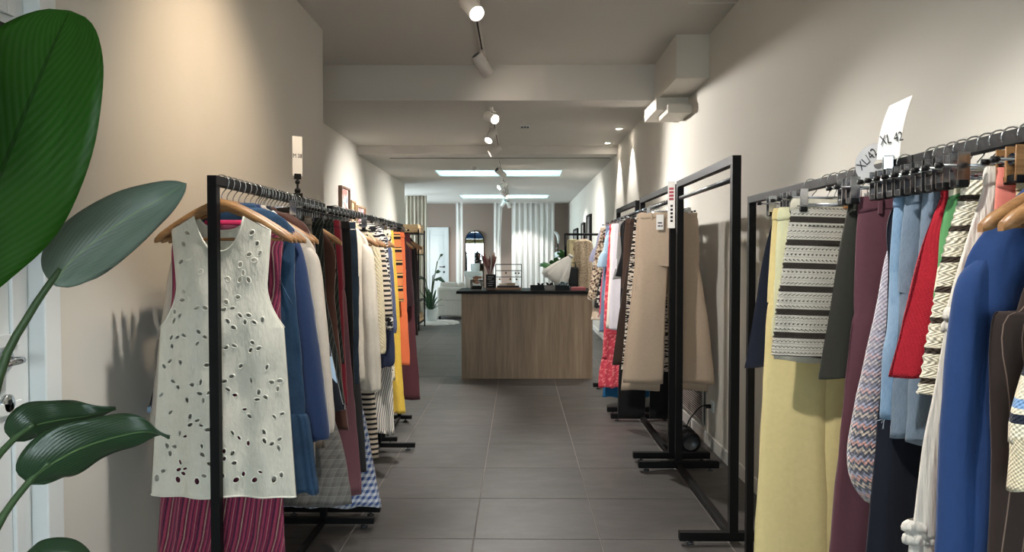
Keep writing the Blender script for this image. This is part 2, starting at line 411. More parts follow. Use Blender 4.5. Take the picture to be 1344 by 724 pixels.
# ------------------------------------------------------------------ track lights
XT = -.275
def track(name, y0, y1, z, label):
    r = thing(name, label, 'light track', (XT, y0, z))
    MB().box((-.017, 0, -.02), (-.006, y1 - y0, 0)).box((.006, 0, -.02), (.017, y1 - y0, 0)).box((-.017, -.02, -.021), (.017, 0, 0)).box((-.017, y1 - y0, -.021), (.017, y1 - y0 + .02, 0)).build('rail', M_LAMPW, r)
    MB().box((-.006, 0, -.012), (.006, y1 - y0, 0)).build('groove', M_BLK2, r)
track('light_track', .6, 6.15, Z1, 'white ceiling light track in front of the first beam')
track('light_track', 6.65, 10.3, Z2, 'white ceiling light track between the two beams')
track('light_track', 10.95, 19.6, Z3, 'white ceiling light track running past the skylights')
def spot(x, y, ztop, target, watts, label, cone=50, col=(1, .86, .70), lit=True, blend=.6, drop=.12):
    t = Vector(target); c = Vector((x, y, ztop - drop)); d = (t - c).normalized()
    r = thing('track_spotlight', label, 'spotlight', (x, y, ztop), 0, 'white track spotlights')
    o = Vector((0, 0, -drop))
    MB().box((-.016, -.05, -.035), (.016, .05, -.018), .003).build('adapter', M_LAMPW, r)
    hz = Vector((d.x, d.y, 0)); hz = hz.normalized() if hz.length > .01 else Vector((1, 0, 0))
    sd_ = Vector((-hz.y, hz.x, 0)) * .052
    MB().tube([Vector((0, 0, -.03)), Vector((0, 0, -.055)), sd_ + Vector((0, 0, -.06)), sd_ + o], .006).build('arm', M_LAMPW, r)
    R = .047; L = .088
    MB().lathe([(0, -L), (R * .8, -L), (R * .97, -L + .004), (R, -L + .012), (R, L), (R * .93, L), (R * .9, L - .02), (0, L - .021)], 28, o, d).build('body', M_LAMPW, r)
    MB().lathe([(0, -L - .0015), (R * .72, -L - .0015), (R * .74, -L)], 24, o, d).build('vent_cap', M_GREYRAIL, r)
    MB().lathe([(0, L - .012), (R * .86, L - .012), (R * .88, L - .019)], 24, o, d).build('lens', M_LENS if lit else M_GLASS, r)
    if watts:
        ld = bpy.data.lights.new('spot_lamp', 'SPOT'); ld.energy = watts; ld.color = col; ld.spot_size = math.radians(cone); ld.spot_blend = blend; ld.shadow_soft_size = .035
        lo = bpy.data.objects.new('spot_lamp', ld); COL.objects.link(lo); lo.parent = r; lo.location = o + d * (L + .005)
        lo.rotation_euler = d.to_track_quat('-Z', 'Y').to_euler()
WARM = (1, .76, .52); NEUT = (1, .955, .90)
SP = 'white cylindrical track spotlight '
spot(XT, 4.43, Z1, (.95, 2.6, .9), 80, SP + 'with glowing lens turned towards the right rack', 60, NEUT)
spot(XT, 5.77, Z1, (1.1, 6.9, .9), 90, SP + 'just before the first beam, lens turned away', 70, NEUT, True, 1.0)
spot(XT, 7.6, Z2, (1.3, 5.2, 1.6), 130, SP + 'behind the first beam with bright lens showing', 95, NEUT, True, 1.0)
spot(XT - .04, 8.75, Z2, (-1.2, 7.4, .9), 80, SP + 'midway between the beams aimed at the left', 60, NEUT)
spot(XT - .03, 10.0, Z2, (-2.2, 9.8, 1.6), 110, SP + 'close to the second beam aimed left', 80, NEUT, True, 1.0)
spot(XT + .0, 11.6, Z3, (1.3, 13.0, 1.5), 120, SP + 'in front of the nearer skylight', 80, NEUT, True, 1.0)
spot(XT - .02, 13.75, Z3, (-2.0, 12.6, 1.4), 110, SP + 'between the two skylights aimed at the shelf', 80, NEUT, True, 1.0)
spot(XT - .02, 15.8, Z3, (1.2, 15.2, 1.4), 90, SP + 'near the farther skylight aimed right', 60, NEUT)
spot(XT - .09, 18.5, Z3, (-1.2, 19.4, 1.3), 60, SP + 'before the grey back wall aimed left', 70, NEUT)
spot(XT + .03, 18.9, Z3, (.2, 19.6, 1.2), 60, SP + 'last on the track with lens facing the shop door', 70, NEUT)
spot(XT, 3.05, Z1, (-1.36, 3.3, 1.75), 26, SP + 'washing the left wall above the rack with warm light', 88, WARM, True, 1.0)
spot(XT, 3.55, Z1, (-.85, 4.8, .7), 85, SP + 'over the aisle aimed along the left clothes', 60, NEUT, True, 1.0)  # added out of view to lift the fronts of the farther left clothes
spot(XT, 3.85, Z1, (.95, 5.7, .8), 60, SP + 'over the aisle aimed along the tall racks', 60, NEUT, True, 1.0)  # likewise an added, unseen lamp, brightening the tall racks
spot(XT, 2.2, Z1, (-.75, 2.3, .4), 50, SP + 'over the aisle aimed at the left rack', 60, NEUT)
spot(XT, 1.2, Z1, (1.0, 1.75, 1.0), 65, SP + 'near the shop front aimed at the right rack', 62, NEUT)
def downlight(x, y, watts, lab):
    r = thing('recessed_downlight', lab, 'downlight', (x, y, Z2), 0, 'recessed downlights by the right wall')
    MB().lathe([(.034, -.001), (.036, -.006), (.05, -.005), (.052, 0)], 24).build('rim', M_WHITE, r)
    MB().lathe([(0, -.002), (.035, -.002)], 20).build('lens', M_LENS, r)
    ld = bpy.data.lights.new('downlight_lamp', 'SPOT'); ld.energy = watts; ld.color = NEUT; ld.spot_size = math.radians(75); ld.spot_blend = .5; ld.shadow_soft_size = .03
    lo = bpy.data.objects.new('downlight_lamp', ld); COL.objects.link(lo); lo.parent = r; lo.location = (0, 0, -.012)
downlight(1.19, 9.0, 40, 'small recessed ceiling downlight beside the right wall')
downlight(1.19, 10.15, 40, 'small recessed ceiling downlight beside the right wall')

# ------------------------------------------------------------------ garment racks
def rack(label, x, y0, y1, zt, tw, rail_z=None, foot=.25, group=None, inset=0):
    """black steel frame rack along Y; rail_z = separate round hanging rail"""
    L = y1 - y0; h = tw / 2
    r = thing('clothes_rack', label, 'clothes rack', (x, y0, 0), 0, group)
    for y in (h + inset, L - h - inset):
        MB().box((-h, y - h, .02 + tw), (h, y + h, zt - tw), .0015).build('post', M_BLACK, r)
        f = MB().box((-foot, y - h, .02), (foot, y + h, .02 + tw), .002).build('foot', M_BLACK, r)
        for s in (-1, 1):
            MB().lathe([(.016, 0), (.018, .003), (.018, .009), (.006, .011), (.006, .021)], 14, (s * (foot - .05), y, .0)).build('leveller', M_GREYRAIL, f)
    MB().box((-h, 0, zt - tw), (h, L, zt), .0015).build('top_bar', M_BLACK, r)
    MB().box((-h * .8, tw + inset, .022), (h * .8, L - tw - inset, .02 + tw * .8), .0015).build('floor_bar', M_BLACK, r)
    if rail_z:
        MB().tube([(0, tw, rail_z), (0, L - tw, rail_z)], .0125, 14).build('hanging_rail', M_GREYRAIL, r)
    return r
LX, RX = -.965, 1.0
LZ = 1.60; LRZ = LZ - .015
rack('low black steel clothes rack beside the plant, holding the white eyelet top', LX, 2.375, 3.72, LZ, .03)
rack('low black steel clothes rack holding cream satin shirt and yellow dress', LX, 3.86, 5.20, LZ, .03)
rack('low black steel clothes rack by the wall recess holding the black coat', LX, 5.22, 6.22, LZ, .03, None, .1, None, .12)
rack('low black steel clothes rack holding the striped crochet skirt', RX, 1.908, 3.27, LZ, .03)
rack('low black steel clothes rack holding the royal blue dress', RX, .5, 1.903, LZ, .03)
TZ = 1.805; TRZ = 1.70
rack('tall empty black steel clothes rack with grey hanging rail', RX, 3.48, 4.72, TZ, .04, TRZ)
rack('tall black steel clothes rack holding the beige trousers', RX, 4.90, 6.14, TZ, .04, TRZ)
rack('tall black steel clothes rack holding light denim and coral clothes', RX, 6.36, 7.60, TZ, .04, TRZ)

# ------------------------------------------------------------------ hangers (origin: centre of the rail)
def hook_pts(rr, zb):
    p = [(rr * math.cos(a), 0, rr * math.sin(a)) for a in [math.radians(q) for q in range(-20, 201, 22)]]
    p = p[::-1]
    return p + [(rr * .8, 0, -rr * .75), (rr * .25, 0, -rr * 1.35), (0, 0, -rr * 1.9), (0, 0, zb)]
def make_wood(rr, lab, half=.205):
    r = thing('wooden_hanger', lab, 'hanger')
    MB().tube(hook_pts(rr, -.075), .0018, 6).build('hook', M_CHROME, r)
    rs = []
    for i in range(29):
        s = -1 + i / 14; a = abs(s); x = s * half
        z = -.076 - .112 * a ** 1.35 + .006 * (1 - a) ; hh = .022 * (1 - .35 * a); th = .0065 + .004 * a
        y = .018 * a * a
        if a > .97: hh *= .6; th *= .7
        rs.append([(x, y - th, z - hh), (x, y + th, z - hh), (x, y + th * 1.05, z), (x, y + th * .6, z + hh * .75), (x, y - th * .6, z + hh * .75), (x, y - th * 1.05, z)])
    mb = MB().rings(rs); mb.f += [tuple(range(6))[::-1], tuple(range(28 * 6, 29 * 6))]; mb.sm += [False, False]
    mb.build('shoulders', M_HANGER, r)
    MB().tube([(-half + .03, .014, -.185), (half - .03, .014, -.185)], .005, 8).build('trouser_bar', M_HANGER, r)
    return r
def make_clip(rr, lab, half=.17, wood_=False):
    r = thing('clip_hanger', lab, 'hanger')
    MB().tube(hook_pts(rr, -.055), .0018, 6).lathe([(.0, -.052), (.007, -.052), (.007, -.066), (0, -.066)], 10).build('hook', M_CHROME, r)
    MB().tube([(-half, 0, -.06), (half, 0, -.06)], .0028, 8).build('bar', M_CHROME, r)
    for s in (-1, 1):
        x = s * (half - .035)
        c = MB()
        for q in (-1, 1):
            v = [(x - .012, q * .004, -.045), (x + .012, q * .004, -.045), (x + .012, q * .011, -.1), (x - .012, q * .011, -.1)]
            v += [(a, b + q * .003, z) for a, b, z in v]
            v[0:2] = [(x - .012, q * .013, -.035), (x + .012, q * .013, -.035)]; v[4:6] = [(x - .012, q * .016, -.035), (x + .012, q * .016, -.035)]
            c.add(v, [(0, 1, 2, 3), (7, 6, 5, 4), (0, 4, 5, 1), (1, 5, 6, 2), (2, 6, 7, 3), (3, 7, 4, 0)])
        cp = c.build('clip', M_HANGER if wood_ else M_CHROME, r)
        MB().box((x - .011, -.0145, -.104), (x + .011, .0145, -.088), .002).build('grip', M_BLK2, cp)
        MB().lathe([(.0115, -.01), (.0115, .01)], 14, (x, 0, -.06), (1, 0, 0)).build('spring', M_CHROME, cp)
    for x in (half, -half - .012): MB().lathe([(0, 0), (.006, 0), (.006, .012), (0, .012)], 10, (x, 0, -.06), (1, 0, 0)).build('end_cap', M_BLK2, r)
    return r
def make_block(rr, lab):
    r = thing('wire_hanger', lab, 'hanger')
    MB().tube(hook_pts(rr, -.08), .0018, 6).build('hook', M_CHROME, r)
    MB().box((-.032, -.008, -.1), (.032, .008, -.076), .004).build('centre_block', M_HANGER, r)
    MB().tube([(-.17, 0, -.09), (.17, 0, -.09)], .0022, 8).build('bar', M_CHROME, r)
    return r
PROTO = {}
def hanger(kind, x, y, z, lab, group, rot=None, rr=.023):
    key = (kind, rr)
    rot = random.uniform(-.1, .1) if rot is None else rot
    if key not in PROTO:
        o = make_block(rr, lab) if kind == 'block' else make_wood(rr, lab) if kind == 'wood' else make_clip(rr, lab, wood_=(kind == 'woodclip'))
        PROTO[key] = o
    else: o = copy_tree(PROTO[key])
    o.location = (x, y, z); o.rotation_euler = (0, 0, rot)
    tag(o, lab, 'hanger', group); return o

# ------------------------------------------------------------------ cloth
def interp(prof, t):
    n = len(prof) - 1; s = t * n; i = min(int(s), n - 1); f = s - i
    def g(k):
        p0 = prof[max(i - 1, 0)][k]; p1 = prof[i][k]; p2 = prof[i + 1][k]; p3 = prof[min(i + 2, n)][k]
        m1 = (p2 - p0) / 2; m2 = (p3 - p1) / 2
        return (2 * f ** 3 - 3 * f * f + 1) * p1 + (f ** 3 - 2 * f * f + f) * m1 + (-2 * f ** 3 + 3 * f * f) * p2 + (f ** 3 - f * f) * m2
    return [g(k) for k in range(len(prof[0]))]
def cloth(prof, n=56, rows=40, fold=.006, freq=2.5, seed=0, hem=.02, rib=0, ribn=0, pleat=0, grow=1.0, base=.25):
    """hanging cloth tube. prof: (z, cx, half width, half depth) from top to bottom"""
    R = random.Random(seed); ph = [R.uniform(0, 6.28) for _ in range(6)]
    prof = [tuple(p) + (0,) * (5 - len(p)) for p in prof]
    rs = []; uv = []
    z0 = prof[0][0]; z1 = prof[-1][0]
    for i in range(rows + 1):
        t = i / rows; z, cx, hw, hd, cy = interp(prof, t)
        ring = []; k = fold * (base + (1 - base) * t ** grow)
        per = 0; last = None
        hw2 = hw * (1 + .025 * math.sin(7 * z + ph[3]) * t)
        off = .012 * math.sin(4 * z + ph[4]) * t * min(1, fold / .006) if base else 0
        rb = 1 + rib * math.sin(2 * PI * ribn * t) if rib else 1
        for j in range(n):
            a = 2 * PI * j / n; c = math.cos(a); s = math.sin(a)
            ux = math.copysign(abs(c) ** .75, c)
            q = ux * freq * PI
            wv = math.sin(q + ph[0] + .5 * math.sin(3 * z + ph[1])) + .6 * math.sin(2.1 * q + ph[2] + z * 2) + .25 * math.sin(4.3 * q + ph[5])
            x = cx + ux * hw2 * rb; y = cy + off + s * hd * rb + k * wv * (1 if s > 0 else .8)
            if fold > .002:
                nv = NZ((x * 9 + ph[0] * 5, (1 if s > 0 else -1) * 3 + ph[2], z * 3.2)) * .010 + NZ((x * 26 + ph[1] * 5, (1 if s > 0 else -1) * 3, z * 9)) * .0035
                y += nv * (base + (1 - base) * min(1, t * 2)) * min(1, fold / .005)
                x += .004 * NZ((z * 14, ph[3] * 7, s)) * t
            if pleat: y += math.copysign(pleat * t * (.5 + .5 * math.sin(a * 60 / 2)), s)
            zz = z + (.006 * math.sin(q * .7 + ph[1]) if i == rows else 0)
            ring.append((x, y, zz))
            if last: per += math.hypot(x - last[0], y - last[1])
            uv.append((per, zz)); last = (x, y)
        rs.append(ring)
    if hem:
        cxm = prof[-1][1]; r = rs[-1]
        for dz, k in ((.0, .975), (hem, .97)):
            ring = [(cxm + (p[0] - cxm) * k, p[1] * .8, p[2] + dz) for p in r]; rs.append(ring)
            uv += [(q[0], q[1] + dz) for q in uv[-n:]]
    return MB().rings(rs, True, uv)
NSEED = [100]
def cpart(root, name, prof, mat, **kw):
    NSEED[0] += 1
    return cloth(prof, seed=NSEED[0], **kw).build(name, mat, root)
def shirt(root, mat, z_hem, hw_hem, hw=.21, zs=-.18, hd=.017, sleeve=None, cx=0, trim=None, body_name='body', mid=None, fold=.006, sl_mat=None, neck=.075, drop=0, **kw):
    """top, coat or dress on a shoulder hanger; sleeve = (z_end, out_end, half width, cuff half width)"""
    zm = (zs - .2 + z_hem) / 2
    prof = [(-.068 - drop, 0, neck * .85, .014), (-.076 - drop, 0, neck + .01, .016), (-.098 + (zs + .18) * .6 - drop * .5, 0, (neck + hw) / 2 + .01, .02), (zs + .018, 0, hw, .018), (zs - .18, cx * .3, hw * .98, hd), (zm, cx * .6, mid or (hw * .5 + hw_hem * .5), hd * 1.15), (z_hem, cx, hw_hem, hd * 1.4)]
    b = cpart(root, body_name, prof, mat, fold=fold, rows=44, **kw)
    if sleeve:
        ze, out, sw, cw = sleeve[:4]
        for s in (-1, 1):
            o2 = out if not isinstance(out, tuple) else out[0 if s < 0 else 1]
            a0 = hw - sw * .55; a1 = o2 - cw
            pr = [(zs + .03, s * (hw - .035), .022, .012), (zs - .01, s * (a0 + .006), sw * .75, .019), (zs - .12, s * (a0 + (a1 - a0) * .25), sw * .95, .023), ((zs + ze) / 2 - .02, s * (a0 + (a1 - a0) * .6), sw, .025), (ze + .05, s * (a0 + (a1 - a0) * .95), sw, .025), (ze, s * a1, cw, .02)]
            cpart(root, 'sleeve', pr, sl_mat or mat, n=26, rows=34, fold=fold * .8, freq=1.3)
    # neckband
    rs = []
    for z, k in ((-.062, .84), (-.061, .93), (-.074, 1.0), (-.077, .95)):
        rs.append([(math.cos(a) * (neck + .004) * k, math.sin(a) * .017 * k, z - drop) for a in [2 * PI * j / 20 for j in range(20)]])
    MB().rings(rs).build('neckband', trim or mat, root)
    return b
def skirt(root, mat, z_hem, hw, hw_hem, ztop=-.085, hd=.014, cx=0, band=None, band_h=.035, fold=.006, hdh=None, **kw):
    b = cpart(root, 'body', [(ztop - band_h + .004, 0, hw, hd), ((ztop * 2 + z_hem) / 3, cx * .3, hw * .6 + hw_hem * .4, hd * 1.2), ((ztop + 2 * z_hem) / 3, cx * .7, hw * .3 + hw_hem * .7, hd * 1.5), (z_hem, cx, hw_hem, hdh or hd * 1.7)], mat, fold=fold, **kw)
    cpart(root, 'waistband', [(ztop, 0, hw * .985, hd * .9), (ztop - band_h * .5, 0, hw, hd * 1.08), (ztop - band_h, 0, hw * 1.004, hd * 1.1)], band or mat, fold=.0008, rows=4, hem=.004)
    return b
def trousers(root, mat, z_hem, hw, hw_leg, ztop=-.085, hd=.014, spread=0, loops=True, crotch=.3, fold=.005, cx=0, gap=.0):
    zc = ztop - crotch; hc = hw * 1.06
    cpart(root, 'hips', [(ztop - .034, 0, hw, hd), (ztop - .10, 0, hw * 1.03, hd * 1.25), (zc + .06, 0, hc, hd * 1.35), (zc, 0, hc, hd * 1.35)], mat, fold=fold * .25, rows=12, hem=0)
    zm = (zc + z_hem) / 2
    for s in (-1, 1):
        k = hc * .5; ke = hw * .54 + spread + gap
        cpart(root, 'leg', [(zc + .05, s * k, hc * .498, hd * 1.28), (zc, s * k, hc * .5, hd * 1.36), (zc - .08, s * (k * .85 + ke * .15) + cx * .15, hc * .5 * .85 + hw_leg * .15, hd * 1.4), (zm, s * (k * .45 + ke * .55) + cx * .6, hc * .225 + hw_leg * .55, hd * 1.5), (z_hem, s * ke + cx, hw_leg, hd * 1.5)], mat, n=28, rows=28, fold=fold, freq=1.2, base=0)
    wb_ = cpart(root, 'waistband', [(ztop, 0, hw * .985, hd * .9), (ztop - .018, 0, hw, hd * 1.05), (ztop - .038, 0, hw * 1.005, hd * 1.1)], mat, fold=.0006, rows=4, hem=.004)
    if loops:
        for x in (-.6, -.15, .4):
            MB().box((x * hw - .005, -hd * 1.35, ztop - .045), (x * hw + .005, -hd * .9, ztop - .002), .001).build('belt_loop', mat, wb_)
G = {}
def garment(name, label, cat, side, Y, hang='clip', rot=0, group=None, hx=0):
    X, Z, rr = {'L': (LX, LRZ, .0235), 'R': (RX, LRZ, .0235), 'T': (RX, TRZ, .0175)}[side]
    r = thing(name, label, cat, (X, Y, Z), rot, group)
    if hang:
        nm = name.replace('_', ' ')
        lab = {'wood': 'wooden shoulder hanger with chrome hook carrying the ', 'clip': 'chrome clip hanger with black grips holding the ', 'woodclip': 'hanger with wooden peg clips holding the '}[hang] + nm
        hanger(hang, X + hx, Y, Z, lab, 'hangers ' + {'L': 'on the left low racks', 'R': 'on the right low racks', 'T': 'on the tall right racks'}[side], rot, rr)
    return r

# ------------------------------------------------------------------ white eyelet top, first on the left rack
M_EYELET = fabric('white_eyelet_cotton', '#dcd7c8', rough=.9, weave=.3, wr=.6, wscale=14)
M_THREAD = fabric('white_embroidery_thread', '#e3dfd1', rough=.8, weave=.1, wr=0)
def white_top():
    Y = 2.452
    root = garment('eyelet_top', 'white sleeveless broderie top with leaf-shaped eyelets on wooden hanger', 'top', 'L', Y, None)
    hanger('wood', LX, Y, LRZ, 'wooden shoulder hanger with chrome hook inside the white eyelet top', None, 0, .0235).scale = (1.1, 1, 1)
    zh = -1.022
    def W(z):
        if z < -.473: return .203 + (-.473 - z) / .549 * .036
        if z < -.33:
            f = (-.33 - z) / .143; return .146 + .057 * f ** 2
        f = (z + .33) / .18; return .146 + .014 * f
    def ztop(u, back):
        a = abs(u); nk = .5
        if a < nk: return -.112 - (.045 if back else .112) * (1 - (a / nk) ** 2.6) ** .8
        return -.112 - (a - nk) / (1 - nk) * .045
    R = random.Random(3)
    def ysurf(x, z, back=False):
        wd = W(z); u = max(-1, min(1, x / wd)); t = max(0, min(1, (-.2 - z) / .8))
        b = (1 - u * u) ** .5 if abs(u) < 1 else 0
        y = (.019 + .008 * t) * b * (1 if back else -1)
        y += t * (.011 * math.sin(x * 26 + 1.2 + z * 1.5) + .005 * math.sin(x * 55 + z * 3)) * (1 if not back else .8)
        y += .0035 * math.sin(z * 17 + x * 9) * b + .002 * math.sin(z * 41 - x * 30) * b
        return y - (0 if back else .004)
    # eyelets: (x, z, a, b, angle)
    ey = []
    zr = -.25; row = 0
    while zr > -.96:
        x = -.2 + (.042 if row % 2 else 0)
        while x < .21:
            cx = x + R.uniform(-.022, .022); cz = zr + R.uniform(-.02, .02); k = R.choice([1, 1, 2, 2, 3, 3]); a0 = R.uniform(0, 6.28)
            for q in range(k):
                a = a0 + q * (2 * PI / max(k, 3)) + R.uniform(-.2, .2); rd = 0 if k == 1 else .0155
                ey.append((cx + rd * math.cos(a), cz + rd * math.sin(a), R.uniform(.0078, .0105), R.uniform(.0048, .0068), a + R.uniform(-.9, .9)))
            x += .083
        zr -= .056; row += 1
    x = -.215
    while x < .22:
        ey.append((x, zh + .055 + R.uniform(-.006, .006), .0115, .0085, R.uniform(0, 3)))
        ey.append((x + .022, zh + .075 + R.uniform(-.004, .004), .0095, .007, R.uniform(0, 3))); x += R.uniform(.06, .075)
    for sx in (-1, 1): ey += [(sx * .105, -.165, .01, .007, sx * .7), (sx * .12, -.2, .009, .0065, sx * 1.2), (sx * .095, -.235, .009, .0065, .4)]
    ok = []
    for e in ey:
        if abs(e[0]) > W(e[1]) - .017: continue
        if e[1] > -.26 and abs(e[0]) < .09: continue
        if any(math.hypot(e[0] - o[0], e[1] - o[1]) < .0185 for o in ok): continue
        ok.append(e)
    cell = {}
    for e in ok:
        for i in (-1, 0, 1):
            for j in (-1, 0, 1): cell.setdefault((int(e[0] // .02) + i, int(e[1] // .02) + j), []).append(e)
    def inhole(x, z):
        for ex, ez, a, b, g in cell.get((int(x // .02), int(z // .02)), ()):
            dx, dz = x - ex, z - ez; p = dx * math.cos(g) + dz * math.sin(g); q = -dx * math.sin(g) + dz * math.cos(g)
            if (p / a) ** 2 + (q / b) ** 2 < 1: return True
    def panel(back, nu, nv):
        vs = []; uv = []
        for j in range(nv + 1):
            for i in range(nu + 1):
                u = -1 + 2 * i / nu; zt = ztop(u, back); v = j / nv
                z = zt + (zh + .002 * math.sin(u * 11) - zt) * v; x = u * W(z)
                vs.append((x, ysurf(x, z, back), z)); uv.append((x, z))
        fs = []
        for j in range(nv):
            for i in range(nu):
                a = j * (nu + 1) + i
                if not back:
                    c = [(vs[a][k] + vs[a + nu + 2][k]) / 2 for k in (0, 2)]
                    if inhole(*c): continue
                fs.append((a, a + nu + 1, a + nu + 2, a + 1) if not back else (a, a + 1, a + nu + 2, a + nu + 1))
        mb = MB(); mb.add(vs, fs, True, uv); return mb
    panel(False, 190, 340).build('front_panel', M_EYELET, root)
    panel(True, 40, 60).build('back_panel', M_EYELET, root)
    base = {}
    for ex, ez, a, b, g in ok:
        key = (round(a, 3), round(b, 3))
        if key not in base:
            rs = []
            for j in range(14):
                q = 2 * PI * j / 14; rs.append([((a + o) * math.cos(q), h, (b + o) * math.sin(q)) for o, h in ((-.0014, .001), (.0005, -.0014), (.0026, -.001), (.0034, .0008))])
            rs.append(rs[0]); base[key] = MB().rings(rs, True, None, False).mesh('eyelet'); base[key].materials.append(M_THREAD)
        o = obj('eyelet', base[key], None, root, (ex, ysurf(ex, ez), ez)); o.rotation_euler = (0, -g, 0)
    # bindings: neckline, armholes, hem
    def bind(name, pts): MB().tube(pts, .0032, 7).build(name, M_THREAD, root)
    bind('neck_binding', [(u * .5 * W(ztop(u * .5, False)), ysurf(u * .5 * W(-.15), ztop(u * .5, False)), ztop(u * .5, False)) for u in [k / 16 - 1 for k in range(33)]])
    bind('neck_binding', [(u * .5 * W(ztop(u * .5, True)), ysurf(u * .5 * W(-.15), ztop(u * .5, True), True), ztop(u * .5, True)) for u in [k / 16 - 1 for k in range(33)]])
    for s in (-1, 1):
        bind('armhole_binding', [(s * W(z), -.002, z) for z in [-.157 - .316 * k / 20 for k in range(21)]])
        bind('shoulder_seam', [(s * u * W(ztop(u, False)), -.001, ztop(u, False) + .001) for u in [.5 + k / 16 for k in range(9)]])
    bind('hem_binding', [(u * W(zh), ysurf(u * W(zh), zh) - .0, zh + .002 * math.sin(u * 11)) for u in [k / 40 - 1 for k in range(81)]])
white_top()

# ------------------------------------------------------------------ left racks
zL = lambda y, Y: 1.35 - (y - 334) * Y / 992 - LRZ
zT = lambda y, Y: 1.35 - (y - 334) * Y / 992 - TRZ
oL = lambda px, Y: (px - 680.5) * Y / 992 - LX
oR = lambda px, Y: (px - 680.5) * Y / 992 - RX

f_pink = fabric('pink_striped_weave', pat=stripes('u', .062, [(0, '#6f2440'), (.12, '#9c3f58'), (.22, '#54213f'), (.3, '#8d2d49'), (.42, '#a9787c'), (.46, '#782643'), (.6, '#4c1f3b'), (.7, '#9b3a54'), (.84, '#652038'), (.93, '#a08578')]), knit=.006)
g = garment('striped_dress', 'long magenta and plum vertically striped dress behind the white eyelet top', 'dress', 'L', 2.50, 'wood')
shirt(g, f_pink, -1.42, .225, .185, cx=-.035, zs=-.21, drop=.06, fold=.007, trim=fabric('magenta_trim', '#b5214f', weave=.4), freq=3)
f_den = fabric('mid_blue_denim', pat=denim('#2f4e6b', '#172b41'), weave=.4)
g = garment('denim_dress', 'sleeveless blue denim dress with gathered hem ruffle', 'dress', 'L', 2.553, 'wood')
shirt(g, f_den, -.80, .225, .203, cx=.02, fold=.004)
cpart(g, 'ruffle', [(-.775, .02, .222, .024), (-.80, .022, .234, .028), (-.92, .024, .25, .034), (-1.045, .026, .262, .036)], f_den, n=110, rows=14, fold=.008, freq=10)
for s in (-1, 1):
    MB().tube([(s * (.2 - .045 * math.sin(PI * min(1, k / 12))), -.014 - .003 * math.sin(k / 2), -.16 - .02 * k) for k in range(13)], .003, 6).build('armhole_seam', f_den, g)
f_blue = fabric('navy_blue_knit', '#1b3056', rough=.9, sheen=.4, wr=.35)
g = garment('blue_sweater', 'blue fine-knit sweater with long sleeves behind the denim dress', 'sweater', 'L', 2.605, 'wood')
shirt(g, f_blue, -.72, .19, .2, zs=-.2, sleeve=(zL(580, 2.6), (.21, .30), .05, .042))
f_beige = fabric('pale_greige_wool', '#c5b9ab', wr=.3)
g = garment('beige_coat', 'pale greige long-sleeved coat hanging behind the blue sweater', 'coat', 'L', 2.66, 'wood')
shirt(g, f_beige, -.98, .25, .245, zs=-.24, sleeve=(-.86, (.335, .31), .05, .045))
f_kim = fabric('navy_blue_white_print', pat=blotch(13, [(0, '#11131c'), (.45, '#a9c4dd'), (.62, '#eceae4'), (.78, '#141726')], vor=True), wr=.25)
g = garment('print_kimono', 'black, pale blue and white geometric print kimono with wide sleeves', 'kimono', 'L', 2.715, 'wood')
shirt(g, f_kim, -.86, .24, .165, zs=-.24, sleeve=(-.80, (.385, .34), .08, .09))
f_br = fabric('brown_check_wool', pat=check(.05, '#75695c', '#574c43', '#8d8071'), wr=.3)
f_grey = fabric('grey_window_check', pat=check(.036, '#6a6763', '#595652', '#85817a', .5, .06), wr=.3)
f_rust = fabric('rust_brown_velvet', '#4a2619', rough=.7, sheen=.5)
f_pin = fabric('black_green_pinstripe', pat=stripes('u', .016, [(0, '#1a1d1b'), (.86, '#4c5148')]), wr=.3)
f_wine = fabric('burgundy_cord', '#7d1328', sheen=.4)
f_black = fabric('black_cloth', '#121214', wr=.4)
f_mauve = fabric('mauve_wool', '#7a5159', wr=.3)
f_dgrey = fabric('charcoal_wool', '#3f3f41', wr=.3)
f_navyd = fabric('dark_denim', pat=denim('#3c4f63', '#1d2733'), weave=.4)
g = garment('rust_shirt', 'brown wooden-hanger shirt squeezed behind the print kimono', 'shirt', 'L', 2.77, 'wood'); shirt(g, f_rust, -.75, .2, .2, sleeve=(-.62, .24, .05, .04))
g = garment('check_trousers', 'brown check trousers clipped behind the wooden hangers', 'trousers', 'L', 2.90); trousers(g, f_br, -.98, .17, .12)
g = garment('grey_check_skirt', 'long grey window-check skirt hanging near the floor', 'skirt', 'L', 2.98)
cpart(g, 'body', [(-.11, 0, .11, .014), (-.5, .0, .13, .02), (-.75, .01, .18, .022), (-1.0, .02, .25, .026), (zL(664, 2.98), .02, .28, .03)], f_grey, rows=30, n=48, fold=.010, freq=3)
cpart(g, 'waistband', [(-.085, 0, .108, .013), (-.115, 0, .111, .015)], f_grey, fold=.001, rows=3, hem=.004)
g = garment('pinstripe_trousers', 'black pinstripe trousers with faint green stripe', 'trousers', 'L', 3.06, rot=.05); trousers(g, f_pin, -.86, .17, .12, spread=.045)
g = garment('brown_velvet_dress', 'dark rust brown velvet dress between pinstripe and burgundy trousers', 'dress', 'L', 3.14, 'wood'); shirt(g, f_rust, zL(565, 3.14), .262, .2, zs=-.24)
g = garment('black_pinstripe_skirt', 'black pinstripe midi skirt on clips', 'skirt', 'L', 3.21); skirt(g, f_pin, -.7, .18, .22)
g = garment('burgundy_trousers', 'deep burgundy corduroy trousers on clips', 'trousers', 'L', 3.28); trousers(g, f_wine, -.9, .19, .115)
g = garment('mauve_trousers', 'wide mauve wool trousers with low hem beside grey check skirt', 'trousers', 'L', 3.35); trousers(g, f_mauve, zL(652, 3.35), .18, .13, spread=.035)
g = garment('plain_black_trousers', 'plain black trousers between burgundy and dark denim', 'trousers', 'L', 3.42); trousers(g, f_black, -.85, .20, .11)
